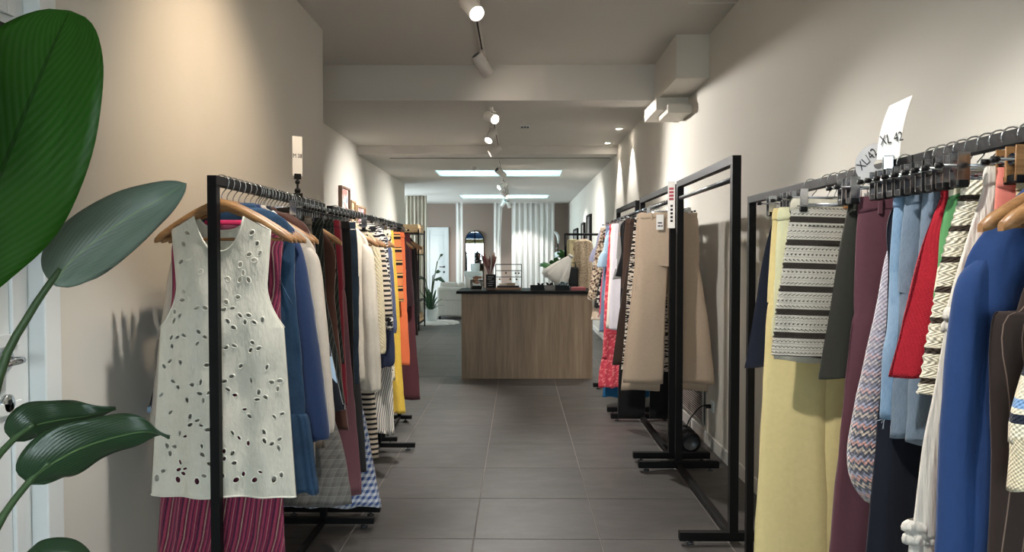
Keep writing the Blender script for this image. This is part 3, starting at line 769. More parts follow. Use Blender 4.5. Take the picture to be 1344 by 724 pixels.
g = garment('dark_jeans', 'dark blue-grey jeans hung by the waistband', 'jeans', 'L', 3.49); trousers(g, f_navyd, -.84, .215, .105)
g = garment('charcoal_trousers', 'long charcoal trousers with narrow leg reaching low', 'trousers', 'L', 3.56); trousers(g, f_dgrey, zL(621, 3.56), .17, .11, spread=.04)
f_ging = fabric('blue_gingham', pat=check(.03, '#e3e6ee', '#3f5a95', None, .5), wr=.5)
g = garment('gingham_skirt', 'long blue and white gingham skirt almost touching the floor', 'skirt', 'L', 3.63)
cpart(g, 'body', [(-.11, 0, .12, .014), (-.5, .01, .13, .02), (-.8, .02, .15, .022), (-1.1, .03, .21, .026), (zL(666, 3.63), .03, .27, .03)], f_ging, rows=30, n=48, fold=.012, freq=4)
cpart(g, 'waistband', [(-.085, 0, .118, .013), (-.115, 0, .121, .015)], f_ging, fold=.001, rows=3, hem=.004)
f_knit = fabric('black_cream_rib', pat=stripes('v', .0275, [(0, '#1d1a19'), (.45, '#d9c9b4')], .003), knit=.008)
g = garment('striped_knit_dress', 'black and cream horizontally striped knit dress', 'dress', 'L', 4.065)
skirt(g, f_knit, zL(602, 4.065), .155, .20, fold=.006, rows=40)
f_satin = fabric('cream_satin', '#e8dfd0', rough=.34, weave=.05, wr=1.0, wscale=7, sheen=0)
g = garment('satin_shirt', 'cream satin shirt with long loose sleeves', 'shirt', 'L', 3.97, 'wood')
shirt(g, f_satin, zL(500, 3.97), .2, .18, zs=-.21, sleeve=(zL(514, 3.97), .235, .055, .05), fold=.016)
f_cream = fabric('cream_cable_knit', '#dccfae', knit=.018)
g = garment('cream_cardigan', 'butter cream chunky knit cardigan behind the satin shirt', 'cardigan', 'L', 4.13, 'wood'); shirt(g, f_cream, -.85, .2, .19, zs=-.2, sleeve=(-.78, .23, .055, .045))
f_zig = fabric('black_white_zigzag', pat=blotch(30, [(0, '#15141a'), (.52, '#e7e1d8')], 1, 2.5), knit=.01)
g = garment('stripe_cardigan', 'black and cream fine-striped cardigan with tweed edge', 'cardigan', 'L', 4.21, 'wood'); shirt(g, f_knit, zL(416, 4.18), .22, .2, zs=-.19, sleeve=(zL(416, 4.18), .255, .05, .045))
g = garment('tweed_jacket', 'black and white zigzag tweed jacket', 'jacket', 'L', 4.285, 'wood'); shirt(g, f_zig, -.62, .21, .2, zs=-.13, sleeve=(-.66, .25, .05, .045))
f_navy = fabric('navy_satin', '#28304b', rough=.5, wr=.6)
g = garment('navy_blouse', 'navy blouse with balloon sleeves gathered at the cuff', 'blouse', 'L', 4.35, 'wood'); shirt(g, f_navy, -.8, .19, .175, zs=-.19, sleeve=(zL(482, 4.35), .225, .06, .03), fold=.01)
f_ticking = fabric('blue_white_ticking', pat=stripes('u', .014, [(0, '#e5ddd0'), (.68, '#5b5f70')]), wr=.4)
g = garment('ticking_skirt', 'cream maxi skirt with thin grey-blue vertical stripes', 'skirt', 'L', 4.43); skirt(g, f_ticking, zL(570, 4.43), .17, .238, fold=.01, freq=4)
f_slate = fabric('slate_blue_linen', '#565f80', wr=.5)
g = garment('slate_blouse', 'slate blue blouse on a wooden hanger', 'blouse', 'L', 4.50, 'wood'); shirt(g, f_slate, -.7, .19, .19, sleeve=(-.7, .235, .05, .045))
f_spot = fabric('cream_black_spots', pat=blotch(38, [(0, '#e7dcc0'), (.60, '#1c1a18')]), wr=.3)
g = garment('spotted_trousers', 'cream trousers with small black spots', 'trousers', 'L', 4.60); trousers(g, f_spot, zL(500, 4.6), .19, .11)
f_yel = fabric('yellow_crinkle', '#e5bf4e', wr=.8, wscale=16)
g = garment('yellow_dress', 'bright yellow crinkled maxi dress', 'dress', 'L', 4.69); skirt(g, f_yel, zL(542, 4.69), .19, .255, fold=.011, freq=4)
f_or = fabric('orange_linen', '#ee7a4c', wr=.4)
f_orst = fabric('orange_black_stripe_knit', pat=stripes('v', .085, [(0, '#e58d55'), (.42, '#191516'), (.62, '#e8b878'), (.75, '#3a2a25'), (.82, '#e58d55')]), knit=.009)
g = garment('orange_trousers', 'vivid orange straight trousers below the striped knit', 'trousers', 'L', 5.06); trousers(g, f_or, zL(480, 5.06), .2, .125)
g = garment('orange_striped_knit', 'orange and black blocky striped knit vest', 'vest', 'L', 4.96); skirt(g, f_orst, zL(395, 4.96), .19, .215, fold=.004)
f_mar = fabric('maroon_wool', '#5c3238', wr=.3)
g = garment('maroon_trousers', 'long maroon brown wide trousers at the end of the left racks', 'trousers', 'L', 5.42); trousers(g, f_mar, zL(524, 5.42), .19, .13, spread=.02)
g = garment('plum_shirt', 'dark plum shirt between orange and maroon clothes', 'shirt', 'L', 5.3, 'wood'); shirt(g, fabric('plum', '#3b2329'), -.62, .2, .18, sleeve=(-.6, .22, .05, .04))
g = garment('black_coat', 'black long coat, last on the left racks', 'coat', 'L', 5.62, 'wood'); shirt(g, f_black, zL(466, 5.62), .205, .17, zs=-.17, sleeve=(-.75, .215, .05, .045))
g = garment('brown_black_coat', 'brown-black coat beside the last black coat', 'coat', 'L', 5.78, 'wood'); shirt(g, fabric('brown_black', '#241817'), -.85, .2, .17, sleeve=(-.7, .2, .05, .04))
# more wooden and clip hangers crowded on the left rail
for y in (2.80, 2.825, 2.85, 2.865, 2.935, 3.02, 3.1, 3.175):
    hanger('clip', LX, y, LRZ, 'bare chrome clip hanger between clothes on the left rail', 'bare hangers on the left rail', None, .0235)

# ------------------------------------------------------------------ right low racks
f_yt = fabric('pale_yellow_gabardine', '#dccb92', wr=.45, wscale=5)
g = garment('yellow_trousers', 'pale yellow wide-leg trousers with pressed crease, hung full length', 'trousers', 'R', 2.46, rot=-.03); trousers(g, f_yt, -1.5, .175, .135, spread=.0, hd=.016, cx=-.01, fold=.004)
g = garment('navy_skirt', 'dark navy skirt peeking out behind the pale yellow trousers', 'skirt', 'R', 2.60); skirt(g, fabric('dark_navy', '#151b2c'), -.62, .13, .22)
f_lime = fabric('pale_lime_linen', '#d3d2ac', wr=.4)
g = garment('lime_shorts', 'pale lime shorts clipped behind the crochet skirt', 'shorts', 'R', 2.405); trousers(g, f_lime, zL(445, 2.40), .178, .1, crotch=.28, hd=.018)
def crochet(t, u, v, uv):
    per = .0706
    fr = t.math('FRACT', t.math('DIVIDE', v, per))
    band = t.math('LESS_THAN', fr, .26)
    du = t.math('FRACT', t.math('DIVIDE', u, .0125)); dv = t.math('FRACT', t.math('ADD', t.math('DIVIDE', v, per / 4), .02))
    d = t.math('ADD', t.math('POWER', t.math('SUBTRACT', du, .5), 2), t.math('MULTIPLY', t.math('POWER', t.math('SUBTRACT', dv, .5), 2), 1.6))
    hole = t.math('MULTIPLY', t.math('LESS_THAN', d, .055), t.math('SUBTRACT', 1, band))
    ln = t.math('MULTIPLY', t.math('LESS_THAN', dv, .12), .45)
    n = t.noise(uv, 260, 3)
    c = t.mix(ln, t.mix(n, rgb('#a9a69a'), rgb('#d9d6cc')), rgb('#84816f'))
    c = t.mix(hole, c, rgb('#4e4a3e'))
    return t.mix(band, c, t.mix(n, rgb('#241f1b'), rgb('#3a342e')))
f_cro = fabric('black_cream_crochet', pat=crochet, knit=.0085, wr=.15, rough=.95)
g = garment('crochet_skirt', 'cream crochet mini skirt with dark brown horizontal stripes', 'skirt', 'R', 2.335, rot=.10)
g.rotation_euler[1] = .03
cpart(g, 'body', [(-.095, 0, .165, .015), (-.25, -.004, .178, .02), (-.42, -.008, .19, .022), (zL(468, 2.335), -.01, .196, .024)], f_cro, n=64, rows=130, fold=.004, freq=2, rib=.012, ribn=33)
cpart(g, 'hem_rib', [(zL(466, 2.335), -.01, .195, .0225), (zL(474, 2.335), -.01, .192, .022)], fabric('crochet_hem', '#d9d5c4', knit=.006), n=64, rows=4, fold=.004, freq=2, hem=.004)
cpart(g, 'waistband', [(-.068, 0, .162, .014), (-.082, 0, .166, .0165), (-.098, 0, .165, .0155)], fabric('crochet_band', '#d8d3c0', knit=.007), n=48, rows=4, fold=.001, hem=.004)
f_oli = fabric('dark_olive_cloth', '#2c2c26', wr=.4)
def mohair(t, u, v, uv):
    zig = t.math('ADD', v, t.math('MULTIPLY', t.math('PINGPONG', u, .008), 1.2))
    fr = t.math('FRACT', t.math('DIVIDE', zig, .042))
    lo = t.ramp(fr, [(0, rgb('#4d4f5c')), (.25, rgb('#b0a294')), (.45, rgb('#3c4656')), (.62, rgb('#b98d84')), (.82, rgb('#8b8ea2'))], True)
    hi = t.mix(t.noise(uv, 90, 3), rgb('#8f8ca0'), rgb('#c2bcc6'))
    mr_ = t.n('ShaderNodeMapRange'); t.l(t.math('ADD', v, t.math('MULTIPLY', t.noise(uv, 30, 2), .1)), mr_.inputs[0])
    mr_.inputs[1].default_value = -.62; mr_.inputs[2].default_value = -.28
    return t.mix(mr_.outputs[0], lo, hi)
f_mauve2 = fabric('mauve_plum_twill', '#5c3842', wr=.35)
for y in (2.265, 2.22, 2.18): hanger('block', RX, y, LRZ, 'empty wire hanger with wooden centre block beside the crochet skirt', 'empty wooden-block hangers on the right low rack', .02, .0235)
g = garment('olive_skirt', 'dark olive skirt between the crochet skirt and plum trousers', 'skirt', 'R', 2.02, rot=.0); skirt(g, f_oli, zL(497, 2.02), .125, .185, hd=.016)
g = garment('plum_trousers', 'plum mauve trousers with belt loop on a chrome clip', 'trousers', 'R', 1.968, hx=-.0); trousers(g, f_mauve2, -1.42, .12, .1, spread=.055, hd=.015)
f_mohair = fabric('multicolour_mohair', pat=mohair, knit=.012, sheen=.8)
g = garment('mohair_cardigan', 'grey, lilac and peach mohair cardigan with puffed sleeve', 'cardigan', 'R', 1.836)
shirt(g, f_mohair, -.8, .1, .085, zs=-.22, neck=.05)
cpart(g, 'sleeve', [(-.17, -.07, .018, .014), (-.25, -.083, .03, .02), (-.36, -.096, .035, .024), (-.49, -.122, .038, .026), (-.66, -.148, .044, .028), (-.738, -.153, .045, .03), (-.80, -.145, .036, .026), (-.84, -.128, .022, .02)], f_mohair, n=24, rows=30, fold=.004)
f_nav2 = fabric('midnight_navy', '#0f1524', wr=.3)
g = garment('navy_long_dress', 'midnight navy long dress under the multicolour cardigan', 'dress', 'R', 1.797); shirt(g, f_nav2, -1.45, .205, .13, zs=-.19, neck=.06)
f_lden = fabric('light_denim', pat=denim('#93aec6', '#5b7c9c'), weave=.5, wr=.4)
f_lden2 = fabric('grey_blue_denim', pat=denim('#8393a3', '#566778'), weave=.5, wr=.4)
M_FRAY = fabric('frayed_thread', '#c9d3da')
def jeans(name, label, Y, mat, zh, hw, leg, spread, frayed):
    g = garment(name, label, 'jeans', 'R', Y)
    trousers(g, mat, zh, hw, leg, spread=spread, crotch=.24, hd=.016)
    for s in (-1, 1):
        cx = s * (hw * .54 + spread)
        if frayed:
            mb = MB(); R = random.Random(5)
            for k in range(26):
                a = R.uniform(0, 6.28); x = cx + leg * .95 * math.cos(a); y = .02 * math.sin(a)
                mb.tube([(x, y, zh + .004), (x + R.uniform(-.006, .006), y, zh - .01), (x + R.uniform(-.012, .012), y + R.uniform(-.004, .004), zh - R.uniform(.015, .03))], .0007, 4)
            mb.build('frayed_hem', M_FRAY, g)
        else:
            cpart(g, 'hem_cuff', [(zh + .022, cx, leg * 1.02, .026), (zh + .001, cx, leg * 1.03, .0265)], mat, n=26, rows=2, fold=.002, hem=.004)
    return g
jeans('light_jeans', 'faded light blue cropped jeans with frayed hem', 1.752, f_lden, zL(545, 1.752), .135, .082, .008, True)
jeans('grey_blue_jeans', 'grey-blue cropped jeans with sewn hem next to the frayed pair', 1.715, f_lden2, zL(572, 1.715), .13, .082, .0, False)
jeans('soft_blue_jeans', 'soft washed blue jeans behind the red knit skirt', 1.67, f_lden2, zL(580, 1.67), .115, .075, .0, False)
f_red = fabric('red_rib_knit', '#bb2233', wr=.5, knit=.007)
g = garment('red_knit_skirt', 'red knitted skirt next to the faded jeans', 'skirt', 'R', 1.625); skirt(g, f_red, zL(492, 1.625), .10, .20, fold=.006, cx=-.005)
f_gr = fabric('green_cream_print', pat=blotch(10, [(0, '#e9e3cb'), (.5, '#5f9a64')], vor=True), wr=.3)
g = garment('green_print_skirt', 'cream and green geometric print skirt beside the red one', 'skirt', 'R', 1.585); skirt(g, f_gr, -.33, .105, .135)
f_cro2 = fabric('cream_brown_popcorn_knit', pat=stripes('v', .062, [(0, '#3a3028'), (.2, '#e6dfca')], .006), knit=.014)
g = garment('popcorn_knit_skirt', 'cream bobble-knit skirt with thin brown stripes', 'skirt', 'R', 1.545); skirt(g, f_cro2, zL(520, 1.545), .105, .185, rows=70, fold=.004, rib=.015, ribn=24)
f_wht = fabric('white_crinkle_gauze', '#e6e1d6', wr=.5, wscale=70, weave=.1, wz=.04)
g = garment('white_tiered_skirt', 'white crinkled maxi skirt with ruffled tiers', 'skirt', 'R', 1.495)
cpart(g, 'body', [(-.1, 0, .088, .012), (-.25, -.01, .12, .018), (-.36, -.015, .14, .02)], f_wht, n=120, rows=16, fold=.0019, freq=9)
cpart(g, 'tier', [(-.345, -.015, .137, .02), (-.5, -.02, .158, .024), (-.62, -.025, .178, .026), (-.80, -.03, .192, .028)], f_wht, n=160, rows=20, fold=.0016, freq=10)
cpart(g, 'tier', [(-.775, -.03, .19, .028), (-1.0, -.035, .20, .03), (-1.4, -.04, .215, .034)], f_wht, n=160, rows=20, fold=.0016, freq=10)
for z, hw_, cx_ in ((-.352, .142, -.015), (-.378, .145, -.015), (-.775, .198, -.03), (-.80, .2, -.03)):
    cpart(g, 'ruffle', [(z + .014, cx_, hw_ * .985, .022), (z + .006, cx_, hw_ * 1.035, .03), (z - .008, cx_, hw_ * 1.04, .03), (z - .012, cx_, hw_ * .985, .022)], f_wht, n=160, rows=6, fold=.0025, freq=16, hem=0)
cpart(g, 'waistband', [(-.062, 0, .085, .012), (-.08, 0, .09, .0145), (-.103, 0, .088, .013)], f_wht, rows=4, fold=.001, hem=.004)
f_cor = fabric('coral_twill', '#e28577', wr=.4)
g = garment('coral_trousers', 'coral pink trousers held by a wooden peg clip', 'trousers', 'R', 1.445, 'woodclip', hx=.06); trousers(g, f_cor, -.95, .095, .07, spread=.04, crotch=.26, ztop=-.07)
f_sand = fabric('sand_cotton', '#c9b691', wr=.4)
g = garment('sand_trousers', 'sand beige trousers under the wooden peg hanger', 'trousers', 'R', 1.40, 'woodclip', hx=.05); trousers(g, f_sand, -.9, .085, .07, spread=.03, crotch=.26)
f_royal = fabric('royal_blue_jersey', '#213d6d', wr=.6, wscale=7)
g = garment('royal_blue_dress', 'royal blue jersey dress with long draped sleeve on wooden hanger', 'dress', 'R', 1.335, 'wood', hx=.09)
shirt(g, f_royal, -1.4, .225, .212, zs=-.275, cx=-.045, hd=.022, neck=.055, sleeve=(-1.1, (.265, .23), .055, .05), fold=.008)
f_bst = fabric('dark_brown_pinstripe', pat=stripes('u', .03, [(0, '#2b201c'), (.93, '#6f5d52')]), wr=.3)
g = garment('pinstripe_waistcoat', 'dark brown pinstripe long waistcoat beside the royal blue dress', 'waistcoat', 'R', 1.265, 'wood', hx=.1)
cpart(g, 'body', [(-0.2, 0.050, 0.150, 0.012), (-0.28, 0.023, 0.177, 0.018), (-0.335, 0.013, 0.188, 0.02), (-0.35, -0.007, 0.208, 0.022), (-0.6, 0.000, 0.200, 0.024), (-1.0, -0.003, 0.204, 0.025), (-1.4, -0.007, 0.208, 0.026)], f_bst, rows=40, fold=.004)
f_bs = fabric('cream_blue_navy_stripe_knit', pat=stripes('v', .075, [(0, '#e6dcc3'), (.3, '#1c2233'), (.5, '#e6dcc3'), (.62, '#7fa3cf'), (.82, '#e6dcc3')]), knit=.008)
g = garment('striped_sweater', 'cream sweater with navy and sky blue stripes at the end of the rail', 'sweater', 'R', 1.20, 'wood', hx=.1)
cpart(g, 'sleeve', [(-.24, -.06, .03, .02), (-.35, -.12, .05, .028), (-.47, -.155, .056, .03), (-.53, -.162, .056, .03)], f_bs, n=24, rows=20, fold=.004)
cpart(g, 'cuff', [(-.525, -.162, .054, .03), (-.56, -.165, .05, .028), (-.61, -.168, .05, .028)], fabric('cream_rib_cuff', '#e2d5b6', knit=.007), n=24, rows=8, fold=.002)
cpart(g, 'body', [(-.2, .06, .12, .014), (-.3, .06, .135, .02), (-.5, .07, .135, .024), (-.6, .08, .13, .024)], f_bs, rows=20, fold=.004)
for y in (1.29, 1.235, 1.165, 1.12):
    hanger('wood', RX + .015, y, LRZ, 'wooden hanger with chrome hook crowded on the nearest right rail', 'wooden hangers on the nearest right rail', .03, .0235)

# ------------------------------------------------------------------ tall right racks
f_btr = fabric('beige_twill', '#c0ab95', wr=.25, wscale=4)
g = garment('beige_trousers', 'wide beige trousers with white price tag at the front of the tall rack', 'trousers', 'T', 5.06, hx=-.0)
trousers(g, f_btr, zT(503, 5.06), .195, .132, spread=.072, ztop=-.07, hd=.02, crotch=.36, fold=.004, cx=.012)
pt = MB().box((-.088, -.042, -.185), (-.04, -.04, -.085)).build('price_tag', M_PAPER, g)
for k, (x0, x1, z) in enumerate(((-.078, -.05, -.14), (-.078, -.06, -.16), (-.056, -.046, -.16))): MB().box((x0, -.0432, z - .004), (x1, -.0418, z + .004)).build('tag_print', M_INK, pt)
g = garment('beige_wide_trousers', 'second beige trousers with lower hem right behind the tagged pair', 'trousers', 'T', 5.15); trousers(g, f_btr, zT(512, 5.15), .195, .13, spread=.062, ztop=-.07, hd=.018, crotch=.36)
f_zeb = fabric('black_white_zebra', pat=blotch(28, [(0, '#1b1817'), (.5, '#d8cdc0')], .7, 3), wr=.4)
g = garment('zebra_dress', 'black and cream zebra print dress behind the beige trousers', 'dress', 'T', 5.36); skirt(g, f_zeb, zT(486, 5.36), .18, .27, fold=.009, freq=4)
f_choc = fabric('chocolate_wool', '#41332b', wr=.3)
g = garment('brown_trousers', 'dark brown tailored trousers next to the zebra dress', 'trousers', 'T', 5.56); trousers(g, f_choc, zT(478, 5.56), .18, .14, spread=.075)
g = garment('brown_skirt', 'brown wool skirt behind the brown trousers', 'skirt', 'T', 5.68); skirt(g, fabric('brown_wool', '#59443a'), -.6, .2, .23)
g = garment('black_wide_trousers', 'black wide trousers with hems close to the floor', 'trousers', 'T', 5.85); trousers(g, f_black, .085 - TRZ, .19, .105, spread=.02)
g = garment('black_blouse', 'black blouse on a wooden hanger on the tall rack', 'blouse', 'T', 5.95, 'wood'); shirt(g, f_black, zT(362, 5.95), .24, .2, zs=-.15)
f_grt = fabric('grey_suiting', '#8c8a88', wr=.4)
g = garment('grey_trousers', 'light grey trousers between black blouse and white trousers', 'trousers', 'T', 6.05); trousers(g, f_grt, zT(366, 6.05), .2, .11, crotch=.3, spread=.03)
f_lil = fabric('lilac_white', '#d5cfd6', wr=.4)
g = garment('lilac_skirt', 'pale lilac white straight skirt', 'skirt', 'T', 6.445); skirt(g, f_lil, zT(432, 6.445), .19, .23)
f_offw = fabric('offwhite_cotton', '#e2dacd', wr=.4)
g = garment('white_trousers', 'off-white trousers on the farther tall rack', 'trousers', 'T', 6.515); trousers(g, f_offw, zT(430, 6.5), .2, .115, spread=.02)
g = garment('peach_shirt', 'peach coloured shirt beside the off-white trousers', 'shirt', 'T', 6.58, 'wood'); shirt(g, fabric('peach', '#e0bfa5'), -.8, .22, .2)
f_coral = fabric('coral_red_print', pat=blotch(40, [(0, '#c23f4f'), (.56, '#dd7a7d')]), wr=.5)
g = garment('coral_dress', 'coral red tiered maxi dress', 'dress', 'T', 6.66)
skirt(g, f_coral, zT(470, 6.66), .2, .265, fold=.01, freq=4)
cpart(g, 'tier', [(zT(468, 6.66), 0, .262, .03), (zT(488, 6.66), 0, .285, .036), (zT(508, 6.66), 0, .29, .038)], f_coral, n=90, rows=10, fold=.01, freq=9)
g = garment('bright_blue_skirt', 'bright blue skirt showing below the coral dress', 'skirt', 'T', 6.75); skirt(g, fabric('cobalt_blue', '#2a6e9e', wr=.6), zT(521, 6.75), .19, .25, fold=.01, freq=4)
f_lb = fabric('pale_blue_chambray', '#9fb8c9', wr=.5)
g = garment('chambray_shirt', 'pale blue chambray shirt with short sleeves', 'shirt', 'T', 6.86, 'wood'); shirt(g, f_lb, zT(395, 6.86), .235, .2, zs=-.19, sleeve=(zT(350, 6.86), .29, .05, .055))
g = garment('blue_grey_trousers', 'blue-grey trousers below the chambray shirt', 'trousers', 'T', 6.95); trousers(g, fabric('blue_grey', '#71829b', wr=.4), zT(436, 6.95), .2, .12, spread=.03)
g = garment('rose_top', 'rose pink top beside the blue-grey trousers', 'top', 'T', 7.05, 'wood'); shirt(g, fabric('rose_pink', '#d2596f'), zT(412, 7.05), .255, .2)
f_flo = fabric('black_floral', pat=blotch(34, [(0, '#17181a'), (.56, '#c9c4b8')]), wr=.4)
g = garment('black_floral_dress', 'black dress with small pale flowers', 'dress', 'T', 7.16, 'wood'); shirt(g, f_flo, zT(405, 7.16), .28, .2, zs=-.17)
f_leo = fabric('leopard_print', pat=blotch(42, [(0, '#2b2220'), (.44, '#a58e78'), (.56, '#d3c5b0')]), wr=.4)
g = garment('leopard_blouse', 'leopard print blouse with long sleeves', 'blouse', 'T', 7.30, 'wood'); shirt(g, f_leo, zT(385, 7.30), .27, .2, zs=-.17, sleeve=(zT(394, 7.3), .325, .055, .045))
g = garment('cream_print_skirt', 'cream and pink print skirt behind the leopard blouse', 'skirt', 'T', 7.40); skirt(g, fabric('cream_pink_print', pat=blotch(22, [(0, '#d9c2a9'), (.5, '#e9d8c8'), (.62, '#b98a86')])), zT(420, 7.40), .2, .29)
g = garment('lavender_shirt', 'pale lavender shirt, last on the tall racks', 'shirt', 'T', 7.5, 'wood'); shirt(g, fabric('lavender', '#b3b5d2'), -.4, .25, .2, zs=-.15, sleeve=(-.42, .3, .05, .05))
for y in (5.22, 5.29, 5.44, 5.5, 5.62):
    hanger('clip', RX, y, TRZ, 'bare chrome clip hanger between clothes on the tall rack', 'bare hangers on the tall rack', None, .0175)

# ------------------------------------------------------------------ size cards and tags
def text_mesh(txt, size, shear=0, ext=.0006):
    c = bpy.data.curves.new('lettering', 'FONT'); c.body = txt; c.size = size; c.align_x = 'CENTER'; c.align_y = 'CENTER'; c.shear = shear; c.extrude = ext; c.resolution_u = 3
    o = bpy.data.objects.new('lettering', c); COL.objects.link(o)
    me = bpy.data.meshes.new_from_object(o.evaluated_get(bpy.context.evaluated_depsgraph_get()))
    bpy.data.objects.remove(o); bpy.data.curves.remove(c)
    return me
def lettering(txt, size, mat, parent, loc, rot, shear=0, sx=1):
    me = text_mesh(txt, size, shear); me.materials.clear(); me.materials.append(mat)
    o = obj('lettering', me, mat, parent, loc); o.rotation_euler = rot; o.scale = (sx, 1, 1); return o
# M 38 card standing on the left rail
Yc = 3.32
c_ = thing('size_card', 'tall white size card reading M 38 clipped above the left rail', 'size card', (LX - .005, Yc, LZ), .62)
MB().box((-.022, -.001, .095), (.022, .001, .268)).build('card', M_PAPER, c_)
lettering('M 38', .026, M_INK, c_, (0, -.0014, .182), (PI / 2, 0, 0), 0, .75)
MB().box((-.015, -.008, .08), (.015, .008, .105), .003).build('clamp', M_BLK2, c_)
MB().lathe([(0, 0), (.008, .002), (.011, .010), (.008, .018), (0, .02)], 14, (0, 0, .058)).tube([(0, 0, .0), (0, 0, .085)], .005).lathe([(0, 0), (.011, .003), (.014, .012), (.010, .022), (0, .024)], 14, (.0, 0, .018)).box((-.02, -.012, -.006), (.02, .012, .02), .003).build('ball_joint', M_BLK2, c_)
# XL 42 card and round XL/42 disc on the right rail
Yc = 2.0
p = at(1166, 196, Yc)
c_ = thing('size_card', 'tall white size card reading XL 42 clipped above the right rail', 'size card', (p.x, Yc, LZ - .03), -.35)
rs = []
for i in range(13):
    t = i / 12; z = .03 + .155 * t; y = .02 * t * t; x = .03 * t * t
    rs.append([(x - .027, y - .0006, z - .012 * t), (x + .027, y - .0006, z + .012 * t), (x + .027, y + .0006, z + .012 * t), (x - .027, y + .0006, z - .012 * t)])
mb = MB().rings(rs, False); mb.f += [(0, 1, 2, 3)[::-1], (48, 49, 50, 51)]; mb.sm += [False] * 2
mb.build('card', M_PAPER, c_)
lettering('XL 42', .036, M_INK, c_, (.006, -.0025, .083), (PI / 2 - .12, -.2, 0), .1, .62)
MB().box((-.014, -.008, .0), (.014, .008, .04), .003).build('clamp', M_CHROME, c_)
p = at(1153, 216, 2.05)
c_ = thing('round_size_disc', 'grey round size disc lettered XL/42 hanging behind the tall card', 'size disc', (p.x, 2.05, p.z), -.25)
MB().lathe([(.012, -.0012), (.058, -.0012), (.058, .0012), (.012, .0012), (.012, -.0012)], 40, (0, 0, 0), (0, -1, 0), False).build('disc', plain('grey_card', '#b9b9ba', .6, nscale=50), c_)
lettering('XL/42', .032, M_INK, c_, (-.028, -.0022, .014), (PI / 2, -.85, 0), .1, .8)
# white sale strip on the tall racks
p = at(881, 238, 4.88)
c_ = thing('sale_strip', 'narrow white paper strip with red and black print hung on the tall rack', 'paper tag', (p.x, 4.87, p.z), -.5)
MB().box((-.024, -.0008, -.30), (.024, .0008, 0)).build('paper', M_PAPER, c_)
for k in range(4): MB().box((-.015, -.0016, -.055 - k * .022), (.015, -.0006, -.04 - k * .022)).build('red_print', M_INKR, c_)
for k in range(5): MB().box((-.006, -.0016, -.165 - k * .024), (.010, -.0006, -.150 - k * .024)).build('black_print', M_INK, c_)
# small pictures on the left recess wall
def wall_frame(label, y0, y1, z0, z1, fcol, pcol):
    r = thing('picture_frame', label, 'picture', (XL2, (y0 + y1) / 2, (z0 + z1) / 2))
    a, b = (y1 - y0) / 2, (z1 - z0) / 2; mb = MB(); ring_frame(mb, 0, .045, -a, a, -b, b, .025); mb.build('frame', fcol, r)
    MB().box((.004, -a + .02, -b + .02), (.02, a - .02, b - .02)).build('print', pcol, r)
M_FR1 = wood('frame_walnut', '#5b4437', '#8a6a55', 'Z', 2); M_FR2 = wood('frame_oak', '#a8835e', '#cfae86', 'Z', 2)
def printmat(n, a, b, c):
    t = NT(n); co = t.n('ShaderNodeTexCoord').outputs['Object']
    t.principled(t.ramp(t.noise(co, 9, 2), [(0, rgb(a)), (.48, rgb(b)), (.6, rgb(c))], True), .4); return t.m
wall_frame('dark wooden picture frame, the largest of three on the left wall', 9.28, 9.75, 1.75, 2.2, M_FR1, printmat('abstract_print', '#c98f86', '#e8ded6', '#9fb3c0'))
wall_frame('narrow light wooden frame between the other two frames', 9.83, 10.1, 1.75, 2.06, M_FR2, printmat('tan_print', '#d9b48a', '#e6cfae', '#c89f72'))
wall_frame('low wide frame with pink print on the left wall', 10.2, 10.75, 1.75, 2.02, M_FR2, printmat('pink_print', '#d97f92', '#e9c3c6', '#f0e6e0'))

# ------------------------------------------------------------------ counter
CX0, CX1, CY, CZ = -.62, .805, 8.2, .955
ct = thing('sales_counter', 'oak-fronted sales counter with thin black top', 'counter', ((CX0 + CX1) / 2, CY, 0))
hw_ = (CX1 - CX0) / 2
MB().box((-hw_, 0, .0), (hw_, .025, CZ - .03), .002).build('front_panel', M_OAK, ct)
for s in (-1, 1): MB().box((s * hw_ - (.025 if s > 0 else 0), .026, 0), (s * hw_ + (.025 if s < 0 else 0), .72, CZ - .03), .002).build('side_panel', M_OAK, ct)
MB().box((-hw_ - .055, -.03, CZ - .03), (hw_ + .01, .78, CZ), .002).build('worktop', M_TOPBLK, ct)
MB().box((-hw_ + .026, .1, .42), (hw_ - .026, .7, .44)).build('shelf', M_OAK, ct)
def on_counter(px, y=8.42): return ((px - 680.5) * y / 992, y, CZ)
PXM = 8.42 / 992
# glass bowl with dried petals
g = thing('glass_bowl', 'clear glass bowl of dried peach flowers on the counter', 'bowl', on_counter(625.5))
MB().lathe([(0, .004), (.065, .004), (.073, .02), (.074, .115), (.071, .115), (.069, .022), (.062, .01), (0, .01)], 32).build('glass', M_GLASS, g)
M_PEACH = plain('dried_peach_petals', '#c99b7e', .9, nscale=40, var=.3)
R = random.Random(11)
for k in range(16):
    a = R.uniform(0, 6.28); r_ = R.uniform(0, .045); c = (r_ * math.cos(a), r_ * math.sin(a), R.uniform(.075, .14))
    MB().lathe([(0, -.012), (.012, -.008), (.021, .004), (.016, .013), (.004, .01), (0, .004)], 8, c, (R.uniform(-1, 1), R.uniform(-1, 1), 1)).build('dried_flower', M_PEACH, g)
MB().lathe([(0, .011), (.06, .011), (.06, .04), (.04, .05), (0, .048)], 20).build('gravel', plain('dark_gravel', '#3a3d38', .9, nscale=90, var=.5), g)
